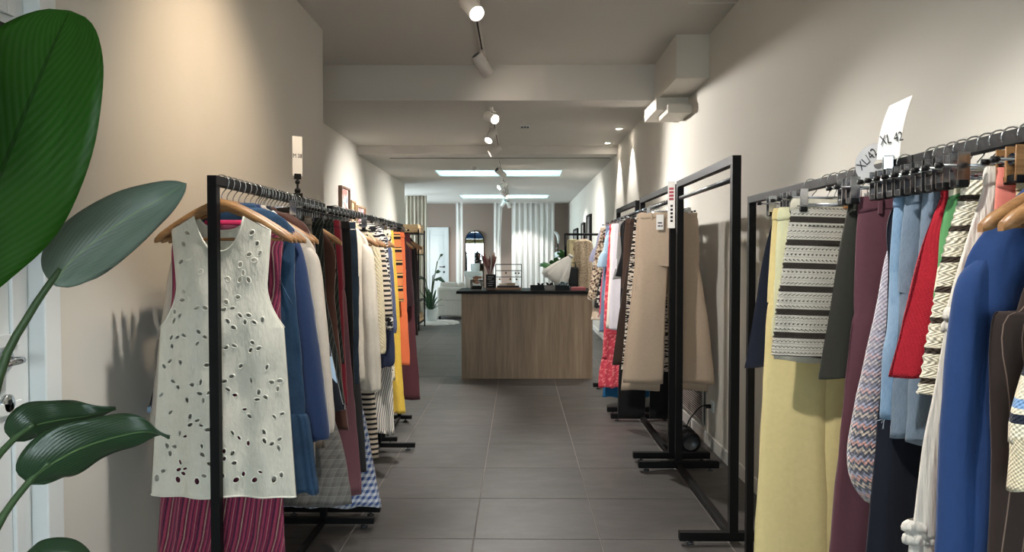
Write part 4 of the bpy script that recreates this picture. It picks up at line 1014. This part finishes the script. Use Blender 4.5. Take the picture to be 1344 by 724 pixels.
# small black sign
g = thing('counter_sign', 'small black upright card sign with faint white lettering beside the bowl', 'sign', on_counter(644), .04)
MB().box((-.052, -.01, 0), (.052, .01, .024), .003).build('stand', wood('sign_base', '#4a3426', '#6b4d38', 'X', 3), g)
MB().box((-.053, -.004, .018), (.053, .004, .175), .002).build('panel', M_BLK2, g)
M_CHALK = plain('chalk_white', '#a9a9a6', .8)
for k, (a, b) in enumerate(((-.03, .03), (-.035, .012), (-.02, .035), (-.034, .03), (-.025, .02))): MB().box((a, -.0052, .145 - k * .024), (b, -.0038, .151 - k * .024)).build('written_line', M_CHALK, g)
# earring display: black wire frame on wooden base
g = thing('jewellery_stand', 'black wire jewellery stand with three bars on a wooden base', 'display stand', on_counter(667.5, 8.5))
MB().box((-.145, -.06, 0), (.145, .06, .028), .003).build('base', M_HANGER, g)
MB().box((-.13, -.05, .028), (.12, .05, .046), .003).build('tray', plain('dark_tray', '#2c2a2a', .5), g)
mb = MB()
for a, b in (((-.145, 0, .02), (-.145, 0, .285)), ((.145, 0, .02), (.145, 0, .285)), ((-.147, 0, .285), (.147, 0, .285))): mb.tube([a, b], .0045, 8)
mb.build('frame', M_BLACK, g)
for z in (.215, .145): MB().tube([(-.145, 0, z), (.145, 0, z)], .004, 8).build('bar', M_BLACK, g)
for x, z in ((-.03, .215), (.08, .215), (.115, .215), (-.1, .145), (.02, .145), (.09, .145)):
    MB().tube([(x, 0, z), (x, 0, z - .018)], .001, 5).lathe([(0, -.012), (.009, -.008), (.012, 0), (.009, .008), (0, .012)], 10, (x, 0, z - .026), (0, 1, 0)).build('earring', M_CHROME if x > .05 else plain('brass', '#9b7a4a', .35, .8), g)
for x, h, c in ((-.06, .07, '#d8cfc4'), (.03, .078, '#b9a58c')): MB().box((x - .05, -.03, .046), (x + .045, .03, h), .004).build('jewellery_card', plain('jewellery_card', c, .7), g)
# trays with hair clips
M_TRAYG = plain('grey_tray', '#8f8b88', .7)
def tray(lab, px0, px1, mat, h=.055):
    w_ = (px1 - px0) * PXM / 2; g = thing('accessory_tray', lab, 'tray', on_counter((px0 + px1) / 2))
    MB().box((-w_, -.06, 0), (w_, .06, .008), .002).build('bottom', mat, g)
    for lo, hi in (((-w_, -.062, .0), (w_, -.055, h)), ((-w_, .055, 0), (w_, .062, h)), ((-w_, -.055, 0), (-w_ + .006, .055, h)), ((w_ - .006, -.055, 0), (w_, .055, h))): MB().box(lo, hi, .0015).build('side', mat, g)
    return g
tray('black accessory tray beside the jewellery stand', 696, 714.5, M_BLK2)
tray('grey accessory tray between two black trays', 715.2, 728, M_TRAYG)
tray('black accessory tray heaped with grey-blue scrunchies', 729, 747, M_BLK2)
def bow(px, lab, mat, z):
    b = on_counter(px); g = thing('hair_clip', lab, 'hair clip', (b[0], b[1] - .0, CZ + z), R.uniform(-.3, .3), 'butterfly hair clips on the trays')
    for s in (-1, 1):
        for q, l in ((.6, .036), (-.45, .026)):
            MB().tube([(0, 0, .012), (s * l * .6, 0, .012 + q * .03), (s * l, 0, .014 + q * .052)], [.006, .014, .004], 8).build('wing', mat, g)
    MB().tube([(0, -.02, .01), (0, .02, .012)], .007, 8).build('body', mat, g)
bow(709.5, 'black butterfly hair clip standing in a counter tray', M_BLK2, .035); bow(721, 'black butterfly hair clip standing in a counter tray', M_BLK2, .04)
M_SCR = fabric('grey_blue_plush', '#6d7f86', wr=1, wscale=30)
for k in range(7):
    b = on_counter(731.5 + k * 2.3, 8.42 + R.uniform(-.02, .02)); g = MB()
    n = 20; rs = []
    for j in range(n + 1):
        q = 2 * PI * j / n; rr = .018; pr = .011 * (1 + .3 * math.sin(q * 7)); rs.append([((rr + pr * math.cos(a)) * math.cos(q), (rr + pr * math.cos(a)) * math.sin(q), pr * math.sin(a)) for a in [2 * PI * i / 8 for i in range(8)]])
    g.rings(rs)
    o = g.build('scrunchie', M_SCR); o.location = (b[0], b[1], CZ + .03 + .02 * (k % 2) + (.02 if 1 < k < 6 else 0)); o.rotation_euler = (R.uniform(.2, 1.4), R.uniform(-.5, .5), k)
    tag(o, 'grey-blue plush scrunchie heaped in a black tray', 'scrunchie', 'scrunchies in the black tray')
f_pk = fabric('folded_pink_cloth', '#c9767a', wr=.6)
g = thing('folded_cloth', 'folded pink cloth lying on the counter end', 'cloth', on_counter(759))
for k in range(3): MB().box((-.085 + .004 * k, -.07, .012 * k), (.085 - .006 * k, .07, .012 * k + .0118), .005).build('layer', f_pk, g)

# ------------------------------------------------------------------ behind the counter
# stand with clothes by the right wall
def rail_garment(nm, lab, cat, px, Y, ztop_abs): return thing(nm, lab, cat, ((px - 680.5) * Y / 992, Y, ztop_abs))
Yb = 9.35
st = thing('garment_stand', 'black garment stand behind the counter end holding cream clothes', 'clothes stand', (.85, Yb, 0))
MB().tube([(-.28, .0, 1.60), (.3, 0, 1.60)], .014, 12).build('bar', M_BLACK, st)
for x in (-.27, .29): MB().tube([(x, 0, .03), (x, 0, 1.60)], .014, 10).build('post', M_BLACK, st)
for x in (-.27, .29): MB().box((x - .02, -.22, 0), (x + .02, .22, .03), .004).build('foot', M_BLACK, st)
f_lace = fabric('beige_lace', pat=blotch(60, [(0, '#bda487'), (.42, '#d9c3a4'), (.56, '#eadac0')]), wr=.4)
g = rail_garment('lace_dress', 'beige lace dress hanging behind the counter', 'dress', 765.5, Yb - .14, 1.60)
shirt(g, f_lace, .93 - 1.60, .125, .115, zs=-.16, neck=.05)
hanger('wood', g.location.x, Yb - .14, 1.60, 'wooden hanger inside the beige lace dress', None, 0, .0175).scale = (.6, 1, 1)
f_butter = fabric('butter_cream_cotton', '#ddd2a8', wr=.6)
g = rail_garment('cream_blouse', 'butter cream short blouse beside the lace dress', 'blouse', 752, Yb - .05, 1.60)
shirt(g, f_butter, 1.18 - 1.60, .085, .075, zs=-.13, neck=.035)
f_bag = plain('black_leather', '#121212', .5, nscale=60)
g = thing('black_garment_bag', 'tall black bag standing behind the counter end', 'bag', (.665, 9.18, .0))
MB().box((-.06, -.05, 0), (.06, .05, 1.2), .02).build('body', f_bag, g)
MB().tube([(-.03, 0, 1.19), (-.025, 0, 1.25), (.025, 0, 1.25), (.03, 0, 1.19)], .006).build('handle', f_bag, g)
f_tulle = fabric('white_tulle', '#f3f1e9', wr=.8, wscale=12)
g = thing('white_tulle_skirt', 'white puffed tulle skirt leaning out over the counter', 'skirt', (.615, 9.02, 1.32)); g.rotation_euler = (0, .62, 0)
cpart(g, 'body', [(0, 0, .03, .03), (-.08, 0, .07, .06), (-.2, 0, .13, .1), (-.3, 0, .165, .13), (-.36, 0, .165, .13)], f_tulle, n=60, rows=18, fold=.012, freq=6)
MB().lathe([(.0, .0), (.034, .0), (.034, .03), (0, .03)], 18).build('waistband', f_tulle, g)
# white shell stool behind the counter
g = thing('shell_stool', 'white shell-backed stool behind the counter', 'stool', (-.83, 13.9, 0)); g.scale = (.75, .75, .95)
rs = []
for z, r_, k in ((.72, .13, 1), (.78, .2, 1), (.9, .225, 1), (1.05, .23, 1), (1.10, .225, 1)):
    rs.append([(r_ * math.cos(a), r_ * math.sin(a) * .9, z + (.0 if z < .85 else -.10 * max(0, math.sin(a + PI)) * 1.2)) for a in [2 * PI * j / 36 for j in range(36)]])
o = MB().rings(rs).build('shell', M_WHITE, g); md = o.modifiers.new('thickness', 'SOLIDIFY'); md.thickness = .014
MB().lathe([(0, .735), (.15, .735), (.17, .77), (.15, .79), (0, .79)], 28).build('seat_pad', fabric('white_pad', '#dedcd6'), g)
MB().tube([(0, 0, .02), (0, 0, .74)], .025, 14).build('column', M_CHROME, g)
MB().lathe([(0, .0), (.2, .0), (.2, .012), (.05, .03), (0, .03)], 28).build('base', M_CHROME, g)
# pampas in vase
g = thing('dried_grass_vase', 'dusty pink dried grasses in a tall vase behind the counter', 'vase', (-.335, 8.86, CZ))
MB().lathe([(0, 0), (.035, 0), (.045, .03), (.03, .09), (.02, .11), (.024, .125), (.02, .125), (.016, .11), (0, .1)], 20).build('vase', plain('blush_ceramic', '#c8b0a4', .5), g)
M_PAM = plain('dusty_pink_grass', '#c99a8e', .95, nscale=70, var=.3); M_PAM2 = plain('plum_grass', '#a0666a', .95, nscale=70, var=.3)
for k in range(15):
    a = R.uniform(0, 6.28); sp = R.uniform(.04, .15); h = R.uniform(.18, .34)
    tip = (sp * math.cos(a), sp * math.sin(a) * .6, .1 + h); md_ = (tip[0] * .4, tip[1] * .4, .1 + h * .5)
    mb = MB().tube([(0, 0, .1), md_, tuple(md_[i] * .45 + tip[i] * .55 for i in range(3)), tip], [.0015, .003, .013, .002], 7)
    for q in range(10):
        t = .45 + .05 * q; c = Vector(md_).lerp(Vector(tip), min(1, t))
        mb.tube([c, c + Vector((R.uniform(-.022, .022), R.uniform(-.022, .022), .02))], [.003, .001], 5)
    mb.build('grass_plume', M_PAM if k % 2 else M_PAM2, g)

# ------------------------------------------------------------------ leaves
def leafmat(name, c1, c2, trans=.25, rough=.38, c3='#8aa86a'):
    t = NT(name); uv = t.n('ShaderNodeUVMap'); uv.uv_map = 'UVMap'; sp = t.n('ShaderNodeSeparateXYZ'); t.l(uv.outputs[0], sp.inputs[0])
    ve = t.math('SINE', t.math('MULTIPLY', t.math('SUBTRACT', sp.outputs[1], t.math('MULTIPLY', t.math('ABSOLUTE', sp.outputs[0]), .25)), 240))
    mid = t.math('LESS_THAN', t.math('ABSOLUTE', sp.outputs[0]), .03)
    n = t.noise(uv.outputs[0], 5, 3)
    c = t.mix(n, rgb(c1), rgb(c2)); c = t.mix(t.math('MULTIPLY', t.math('ADD', ve, 1), .018), c, rgb('#c5d6a8'))
    c = t.mix(t.math('MULTIPLY', mid, .5), c, rgb(c3))
    p = t.principled(c, rough, 0, t.bump(ve, .10, .002)); tr_ = t.n('ShaderNodeBsdfTranslucent'); t.l(c, tr_.inputs[0])
    mx = t.n('ShaderNodeMixShader'); mx.inputs[0].default_value = trans; t.l(p.outputs[0], mx.inputs[1]); t.l(tr_.outputs[0], mx.inputs[2]); t.l(mx.outputs[0], t.out.inputs[0]); return t.m
def bez(pts, n):
    q = [tuple(p) for p in pts]; return [Vector(interp(q, i / n)) for i in range(n + 1)]
def leaf(spine, width, side, cup=.25, n=30, m=12, power=.8, skew=0, wave=.0, seed=0, curl=0, e=.62):
    """blade along a spine; side = direction across the blade; cup lifts the edges along the normal"""
    S = bez(spine, n); side = Vector(side).normalized(); vs = []; uv = []; RR = random.Random(seed); ph = RR.uniform(0, 6)
    L = sum((S[i + 1] - S[i]).length for i in range(n))
    for i, p in enumerate(S):
        t = i / n; d = (S[min(i + 1, n)] - S[max(i - 1, 0)]).normalized()
        a = (side - d * side.dot(d)).normalized(); nn = a.cross(d)
        wd = width * (math.sin(PI * min(1, max(0, t ** (power) ))) ** e) if 0 < t < 1 else .002
        for j in range(m + 1):
            s = -1 + 2 * j / m
            k = wd * s * (1 + skew * s)
            h = cup * wd * abs(s) ** 1.5 + wave * math.sin(t * 16 + ph + 2 * s) * abs(s) - curl * wd * abs(s) ** 3
            vs.append(p + a * k + nn * h); uv.append((s, t * L))
    fs = [(i * (m + 1) + j, i * (m + 1) + j + 1, (i + 1) * (m + 1) + j + 1, (i + 1) * (m + 1) + j) for i in range(n) for j in range(m)]
    mb = MB(); mb.add(vs, fs, True, uv); return mb
def leaf_build(mb, mat, parent, name='leaf'):
    o = mb.build(name, mat, parent); md = o.modifiers.new('thickness', 'SOLIDIFY'); md.thickness = .0012; return o
M_LEAFB = leafmat('bright_green_leaf', '#27600c', '#357414', .5, .45, '#143508')
M_LEAFG = leafmat('grey_green_leaf', '#65776a', '#86978a', .12, .35)
M_LEAFD = leafmat('deep_green_leaf', '#1c3822', '#2f4c30', .15, .3)
M_STEM = plain('green_stem', '#47603a', .5, nscale=20)
pl = thing('bird_of_paradise_plant', 'large-leaved green potted plant in front of the white door', 'plant', (-1.02, 1.22, 0))
def loc_(v): return Vector(v) - Vector((-1.02, 1.22, 0))
def A(px, py, Y): return loc_(at(px, py, Y))
MB().lathe([(0, .01), (.13, .01), (.15, .03), (.17, .3), (.155, .3), (.15, .26), (0, .26)], 32).build('pot', plain('grey_ceramic', '#8a8782', .6), pl)
MB().lathe([(0, .27), (.15, .262)], 24).build('soil', plain('soil', '#2b211a', .95, nscale=80, var=.4), pl)
leaf_build(leaf([A(-75, 400, 1.3), A(-42, 318, 1.28), A(0, 228, 1.26), A(38, 135, 1.26), A(70, 60, 1.28), A(92, 14, 1.3)], .128, (1, .12, .32), cup=.12, power=1.0, seed=1, e=.6), M_LEAFB, pl)
leaf_build(leaf([A(72, 374, 1.45), A(90, 346, 1.45), A(130, 312, 1.47), A(176, 280, 1.5), A(215, 258, 1.52), A(243, 240, 1.5)], .060, (-.6, -.35, .8), cup=.3, power=.72, wave=.003, seed=2, e=.8), M_LEAFG, pl)
leaf_build(leaf([A(16, 578, 1.3), A(40, 560, 1.3), A(75, 551, 1.33), A(115, 545, 1.36), A(152, 536, 1.38)], .036, (-.25, -.5, .8), cup=.5, power=.6, wave=.004, seed=3, e=.8), M_LEAFD, pl)
leaf_build(leaf([A(38, 634, 1.25), A(62, 612, 1.25), A(105, 588, 1.27), A(155, 572, 1.3), A(195, 566, 1.32), A(222, 574, 1.32)], .048, (-.3, -.5, .8), cup=.3, power=.6, wave=.006, seed=4, e=.85), M_LEAFD, pl)
leaf_build(leaf([A(20, 745, 1.2), A(50, 730, 1.2), A(90, 724, 1.22), A(120, 735, 1.24)], .024, (.2, .4, .8), cup=.3, seed=5), M_LEAFD, pl)
leaf_build(leaf([A(-120, 250, 1.1), A(-160, 130, 1.08), A(-190, 20, 1.1), A(-200, -60, 1.12)], .11, (1, .3, .2), cup=.2, seed=6), M_LEAFD, pl)
def stem(pts, r): MB().tube(bez(pts, 14), [r * (1 - .45 * i / 14) for i in range(15)], 10).build('stem', M_STEM, pl)
S0 = Vector((0, 0, .26))
stem([S0 + Vector((.02, 0, 0)), A(-150, 800, 1.25), A(-95, 560, 1.3), A(-62, 415, 1.3), A(-30, 330, 1.28)], .012)
stem([S0 + Vector((.04, .05, 0)), A(-40, 720, 1.35), A(-2, 498, 1.42), A(40, 410, 1.44), A(80, 352, 1.45)], .0105)
stem([S0 + Vector((.03, .03, 0)), A(-70, 760, 1.28), A(-22, 630, 1.3), A(16, 578, 1.3), A(45, 556, 1.3)], .0085)
stem([S0 + Vector((.06, 0, 0)), A(-60, 850, 1.22), A(-8, 700, 1.24), A(38, 632, 1.25), A(65, 606, 1.25)], .0085)
stem([S0 + Vector((.07, .02, 0)), A(-30, 900, 1.2), A(0, 790, 1.2), A(20, 745, 1.2), A(50, 724, 1.2)], .007)
stem([S0 + Vector((-.04, 0, 0)), A(-150, 700, 1.15), A(-125, 400, 1.1), A(-120, 250, 1.1)], .01)

# lounge plant in white pot
lp = thing('lounge_plant', 'tall leafy plant in a white pot beside the sofa', 'plant', (-1.76, 15.1, 0))
MB().lathe([(0, 0), (.11, 0), (.125, .02), (.14, .26), (.125, .26), (.12, .22), (0, .22)], 28).build('pot', M_WHITE, lp)
M_LEAF2 = leafmat('lounge_leaf', '#1f4a2c', '#35683c', .2)
def pleaf(base, tip, wd, side, nm='leaf'):
    base = Vector(base); tip = Vector(tip); mid = (base + tip) / 2 + Vector((0, 0, .05))
    leaf_build(leaf([base, base.lerp(mid, .6), mid, mid.lerp(tip, .6), tip], wd, side, cup=.2, n=12, m=4), M_LEAF2, lp, nm)
def pstem(a, b, c): MB().tube(bez([a, b, c], 8), .011, 7).build('stem', M_STEM, lp)
for tip, bs in (((.25, 0, 1.36), (.14, 0, 1.22)), ((.30, -.1, .80), (.08, 0, .86)), ((-.28, -.1, .78), (-.1, 0, .86)), ((.2, -.1, 1.0), (.05, 0, .94))):
    pstem((0, 0, .22), (bs[0] * .35, 0, bs[2] * .6), bs); pleaf(bs, tip, .075, (0, 1, .5))
for k in range(16):
    a = k * 2.4; r_ = R.uniform(.15, .28); h = R.uniform(.3, .72)
    pleaf((.02 * math.cos(a), .02 * math.sin(a), .24), (r_ * math.cos(a), r_ * math.sin(a), h), .03, (-math.sin(a), math.cos(a), 0), 'leaf')

# ------------------------------------------------------------------ lounge
f_sofa = fabric('white_boucle', '#dcdad4', wr=.5, wscale=20)
so = thing('sofa', 'low white upholstered sofa seen from behind', 'sofa', (-1.27, 15.75, 0))
MB().box((-.44, 0, .06), (.52, .85, .40), .04).build('base', f_sofa, so)
MB().box((-.44, -.02, .36), (.52, .24, .68), .06).build('backrest', f_sofa, so)
for x in (-.2, .2): MB().box((x - .2, .05, .55), (x + .2, .22, .78), .075).build('back_cushion', f_sofa, so)
for x in (-.38, .46):
    for y in (.06, .78): MB().box((x - .025, y - .025, 0), (x + .025, y + .025, .065), .004).build('leg', M_BLK2, so)
rg = MB(); RR = random.Random(4); pts = [(0, 0, .02)]
n = 40; vs = [(0, 0, .03)] + [(.42 * math.cos(2 * PI * j / n) * (1 + .12 * math.sin(3 * j)), .5 * math.sin(2 * PI * j / n) * (1 + .1 * math.cos(2.3 * j)), .022) for j in range(n)] + [(.45 * math.cos(2 * PI * j / n) * (1 + .12 * math.sin(3 * j)), .53 * math.sin(2 * PI * j / n) * (1 + .1 * math.cos(2.3 * j)), .001) for j in range(n)]
rg.add(vs, [(0, 1 + j, 1 + (j + 1) % n) for j in range(n)] + [(1 + j, 1 + n + j, 1 + n + (j + 1) % n, 1 + (j + 1) % n) for j in range(n)], True)
o = rg.build('fur_rug', fabric('white_fur', '#e6e3dd', wr=1, wscale=40)); o.location = (-1.62, 14.92, 0)
tag(o, 'small white fluffy rug in front of the white pot', 'rug')
# industrial shelf with crates
sh = thing('metal_shelf', 'slim black metal shelf unit with five levels by the left wall', 'shelf', (-1.96, 13.8, 0))
for x in (-.19, .19):
    for y in (-.42, .42): MB().box((x - .012, y - .012, 0), (x + .012, y + .012, 1.80), .001).build('post', M_BLACK, sh)
LV = (.13, .53, .93, 1.36, 1.74)
for z in LV: MB().box((-.2, -.43, z - .02), (.2, .43, z), .002).build('shelf_board', M_BLACK, sh)
def crate(z, y, lab, hh=.15):
    r = thing('wooden_crate', lab, 'crate', (-1.96, 13.8 + y, z), 0, 'slatted wooden crates on the metal shelf')
    for k in range(2):
        zz = .012 + k * (hh / 2)
        for lo, hi in (((-.17, -.185, zz), (.17, -.175, zz + hh * .4)), ((-.17, .175, zz), (.17, .185, zz + hh * .4)), ((-.18, -.175, zz), (-.17, .175, zz + hh * .4)), ((.17, -.175, zz), (.18, .175, zz + hh * .4))): MB().box(lo, hi, .001).build('slat', M_CRATE, r)
    for q in range(4): MB().box((-.17, -.17 + q * .088, 0), (.17, -.095 + q * .088, .011), .001).build('bottom_board', M_CRATE, r)
    for a in (-1, 1):
        for b in (-1, 1): MB().box((a * .16 - .01, b * .165 - .01, .011), (a * .16 + .01, b * .165 + .01, hh), .001).build('corner_post', M_CRATE, r)
for z, n_ in ((LV[4], 'top'), (LV[3], 'second'), (LV[0], 'bottom')):
    for y, w_ in ((-.21, 'front'), (.21, 'rear')): crate(z, y, 'slatted pine crate on the %s level of the metal shelf' % n_)
for k, (c, y, h) in enumerate((('#d9d4cc', -.3, .11), ('#2c3f3a', -.15, .13), ('#b9635a', .05, .1), ('#dedad2', .2, .12))):
    g = thing('folded_stack', ('cream', 'dark green', 'brick red', 'off-white')[k] + ' folded textile on the metal shelf', 'textile', (-1.96, 13.8 + y, LV[1] if k > 1 else LV[2]))
    for q in range(3): MB().box((-.14, -.06, q * h / 3), (.14 - .01 * q, .06, (q + 1) * h / 3 - .002), .012).build('fold', fabric('textile_%d_%d' % (k, q), c), g)
# curtains
def curtain(label, x0, x1, y, z1, mat, folds, amp=.04, along='x', z0=.02, sweep=0, thick=.006):
    r = thing('curtain', label, 'curtain', ((x0 + x1) / 2, y, 0) if along == 'x' else (y, (x0 + x1) / 2, 0))
    n = max(24, int(folds * 12)); vs = []; m = 14; uv = []
    for j in range(m + 1):
        t = j / m; z = z1 + (z0 - z1) * t
        for i in range(n + 1):
            u = i / n; x = (u - .5) * (x1 - x0); q = sweep * math.sin(PI * t) * u
            yy = amp * (math.sin(2 * PI * folds * u + .4 * math.sin(t * 3 + u * 5)) + .3 * math.sin(2 * PI * folds * 2.3 * u + 1)) * (.7 + .3 * t)
            vs.append((x - q, yy, z) if along == 'x' else (yy, x, z)); uv.append((u * (x1 - x0), z))
    fs = [(j * (n + 1) + i, j * (n + 1) + i + 1, (j + 1) * (n + 1) + i + 1, (j + 1) * (n + 1) + i) for j in range(m) for i in range(n)]
    mb = MB(); mb.add(vs, fs, True, uv); o = mb.build('cloth', mat, r); md = o.modifiers.new('thickness', 'SOLIDIFY'); md.thickness = thick
    if along == 'x': MB().box((-(x1 - x0) / 2, -.015, z1), ((x1 - x0) / 2, .015, z1 + .02), .002).build('track', M_TRIM, r)
    else: MB().box((-.015, -(x1 - x0) / 2, z1), (.015, (x1 - x0) / 2, z1 + .02), .002).build('track', M_TRIM, r)
f_sheer = fabric('white_sheer', '#ecebe8', wr=.2, weave=.1, trans=.3); f_ecru = fabric('ecru_curtain', '#cdc5b6', wr=.2, trans=.2)
X_ = lambda px, Y: (px - 680.5) * Y / 992
curtain('broad white pleated curtain on the back wall', X_(671.5, 19.9), X_(727.5, 19.9), 19.9, 2.70, f_sheer, 8, .026)
curtain('narrow white curtain between the door and the mirror', X_(598.5, 19.9), X_(607.5, 19.9), 19.9, 2.70, f_sheer, 2, .02)
curtain('white curtain swept aside next to the mirror', X_(648, 19.9), X_(660, 19.9), 19.9, 2.70, f_sheer, 2.5, .022, 'x', .02, .06)
curtain('ecru pleated curtain beside the crate shelf', X_(532, 17.4), X_(560, 17.4), 17.4, 2.70, f_ecru, 6, .035)
# arched mirror
mr = thing('arched_mirror', 'arched full-length mirror with thin dark frame on the back wall', 'mirror', (-1.185, YEND - .06, .04)); mr.rotation_euler = (0, 0, .055)
mw, mh = .245, 1.95
arc = [(-mw, 0)] + [(mw * math.cos(a), mh - mw + mw * math.sin(a)) for a in [PI - PI * k / 20 for k in range(21)]] + [(mw, 0)]
mb = MB(); k = len(arc); mb.add([(x, 0, z) for x, z in arc] + [(x, .015, z) for x, z in arc], [tuple(range(k)), tuple(range(k, 2 * k))[::-1]] + [(i, k + i, k + (i + 1) % k, (i + 1) % k) for i in range(k)])
t = NT('mirror_glass'); t.principled(rgb('#dfe5e3'), .015, 1); mb.build('glass', t.m, mr)
MB().tube([(x, 0, z) for x, z in arc] + [(-mw, 0, 0)], .011, 8).build('frame', M_BLACK, mr)
# floor lamp, monstera, bolster
fl_ = thing('arc_floor_lamp', 'black floor lamp with curved white shade by the right wall', 'floor lamp', (X_(732, 17.5), 17.5, 0))
MB().lathe([(0, 0), (.14, 0), (.14, .02), (.02, .03), (0, .03)], 24).build('base', M_BLACK, fl_)
MB().tube([(0, 0, .02), (0, 0, 1.62)], .012, 10).build('pole', M_BLACK, fl_)
MB().tube(bez([(.01, 0, 1.60), (.015, 0, 1.72), (-.02, 0, 1.83), (-.09, 0, 1.88)], 12), [.012 + .022 * math.sin(PI * i / 12) for i in range(13)], 12).build('shade', M_WHITE, fl_)
MB().tube([(-.05, 0, 1.50), (.0, 0, 1.50)], .012, 8).build('switch', M_WHITE, fl_)
ms = thing('monstera_plant', 'monstera with broad split leaves behind the counter', 'plant', (.52, 10.2, 0))
MB().lathe([(0, 0), (.15, 0), (.18, .4), (.165, .4), (.16, .36), (0, .36)], 28).build('pot', plain('dark_pot', '#3a3a3a', .6), ms)
def mleaf(c, size, tilt, rz):
    """split leaf: heart outline with notches"""
    pts = []
    for i in range(60):
        a = 2 * PI * i / 60; r_ = size * (.75 + .25 * math.cos(a)) * (1 - .32 * max(0, math.sin(9 * a)) ** 3)
        pts.append((r_ * math.sin(a), -.12 * size * abs(math.sin(a)) ** 2, r_ * math.cos(a)))
    mb = MB(); k = len(pts); mb.add([(0, 0, 0)] + pts, [(0, 1 + i, 1 + (i + 1) % k) for i in range(k)], True, [(.1, 0)] + [(p_[0] / size, p_[2]) for p_ in pts])
    o = leaf_build(mb, M_LEAFM, ms); o.location = c; o.rotation_euler = (tilt, 0, rz)
    MB().tube(bez([(0, 0, .36), (c[0] * .4, c[1] * .4, c[2] * .75), c], 8), .008, 7).build('stem', M_STEM, ms)
M_LEAFM = leafmat('monstera_leaf', '#2d6a30', '#4d8f45', .3)
for c, s_, tl, rz in (((-.13, -.1, 1.22), .17, 1.9, .6), ((.12, 0, 1.33), .14, .9, -.6), ((.2, -.05, 1.25), .13, 1.2, -1.2), ((0, .1, 1.2), .15, .7, .1), ((-.05, -.16, 1.08), .13, 2.0, .2)): mleaf(c, s_, tl, rz)
bl = thing('bolster_cushion', 'pale blue-grey bolster on a white plinth behind the monstera', 'cushion', (X_(737, 13.0), 13.0, 1.30))
MB().lathe([(0, -.12), (.03, -.118), (.05, -.105), (.055, -.08), (.055, .08), (.05, .105), (.03, .118), (0, .12)], 22, (0, 0, .055), (1, 0, .15)).build('cover', fabric('blue_grey_velvet', '#9db0b6'), bl)
MB().lathe([(.056, -.004), (.058, 0), (.056, .004)], 22, (0, 0, .055), (1, 0, .15)).build('piping', fabric('grey_piping', '#7f9096'), bl)
g = thing('white_plinth', 'tall white display plinth under the bolster', 'plinth', (X_(737, 13.0), 13.0, 0))
MB().box((-.13, -.13, .05), (.13, .13, 1.3), .004).build('body', M_WHITE, g); MB().box((-.11, -.11, 0), (.11, .11, .05)).build('kick', M_BLK2, g)
# dark frames on the right wall, far part
def rframe(lab, y0, y1, z0, z1, th):
    r = thing('picture_frame', lab, 'picture', (XR, (y0 + y1) / 2, (z0 + z1) / 2)); a, b = (y1 - y0) / 2, (z1 - z0) / 2
    mb = MB(); ring_frame(mb, -th, 0, -a, a, -b, b, .04); mb.build('frame', M_BLACK, r)
    MB().box((-th * .6, -a + .03, -b + .03), (0, a - .03, b - .03)).build('print', printmat('grey_print', '#6d6a69', '#8c8987', '#55514f'), r)
rframe('black-framed picture on the far right wall beside the lounge', 13.9, 14.6, 1.5, 2.1, .05)
rframe('slim black-framed picture nearer the tall racks on the right wall', 15.2, 15.8, 1.45, 2.0, .05)
rframe('grey-black frame on the right wall close to the curtain', 17.0, 18.2, 1.35, 1.95, .04)
# black cylinder speaker on the floor with its cord to the socket
sp_ = thing('cylinder_speaker', 'black cylindrical speaker lying on the floor by the tall racks', 'speaker', (1.17, 5.22, .075))
MB().lathe([(0, -.11), (.06, -.11), (.073, -.1), (.073, .1), (.06, .11), (0, .11)], 28, (0, 0, 0), (0, 1, 0)).build('body', M_BLK2, sp_)
MB().lathe([(.0, .0), (.05, .0), (.052, -.004)], 24, (0, -.112, 0), (0, 1, 0)).build('grille_cap', M_GREYRAIL, sp_)
o = MB().tube(bez([(1.17, 5.24, .15), (1.2, 5.27, .2), (1.27, 5.28, .28), (1.31, 5.23, .305), (1.335, 5.22, .30)], 14), .004, 7).tube([(1.30, 5.22, .30), (1.337, 5.22, .30)], .015, 10).build('power_cord', M_BLK2)
tag(o, 'thin black power cord from the speaker up to the wall socket', 'cord')

# ------------------------------------------------------------------ by the shop window, seen in the mirror
t = NT('blue_vinyl'); t.principled(rgb('#2d6fc0'), .5)
o = MB().box((-1.2, YB0 - .108, 2.24), (1.2, YB0 - .102, 2.62)).build('window_sign', t.m); tag(o, 'blue sign band across the top of the shop window', 'sign')
t = NT('yellow_vinyl'); t.principled(rgb('#c9bd84'), .6)
MB().box((-1.2, YB0 - .108, 1.98), (1.2, YB0 - .102, 2.235)).build('yellow_band', t.m, o)
fm = thing('dress_form', 'black dress form in dark clothes standing by the shop window', 'dress form', (.12, -1.45, 0))  # unseen stand-in, added so the mirror reflects a dark figure
MB().lathe([(0, .0), (.16, .0), (.16, .015), (.02, .03), (.014, .06), (.014, .75)], 24).build('stand', M_BLACK, fm)
rs = [[(cx + hw * math.cos(a), hd * math.sin(a), z) for a in [2 * PI * j / 28 for j in range(28)]] for z, cx, hw, hd in ((.72, 0, .14, .1), (.85, 0, .18, .12), (1.05, 0, .135, .1), (1.25, 0, .17, .12), (1.4, 0, .19, .1), (1.46, 0, .12, .07), (1.5, 0, .05, .05), (1.56, 0, .045, .045))]
MB().rings(rs).build('torso', f_black, fm)
cpart(fm, 'skirt', [(1.03, 0, .14, .105), (.85, 0, .195, .135), (.55, 0, .22, .16), (.35, 0, .235, .17)], f_black, fold=.01, freq=3)
MB().lathe([(0, 0), (.03, 0), (.025, .03), (0, .04)], 14, (0, 0, 1.56)).build('neck_knob', M_BLACK, fm)
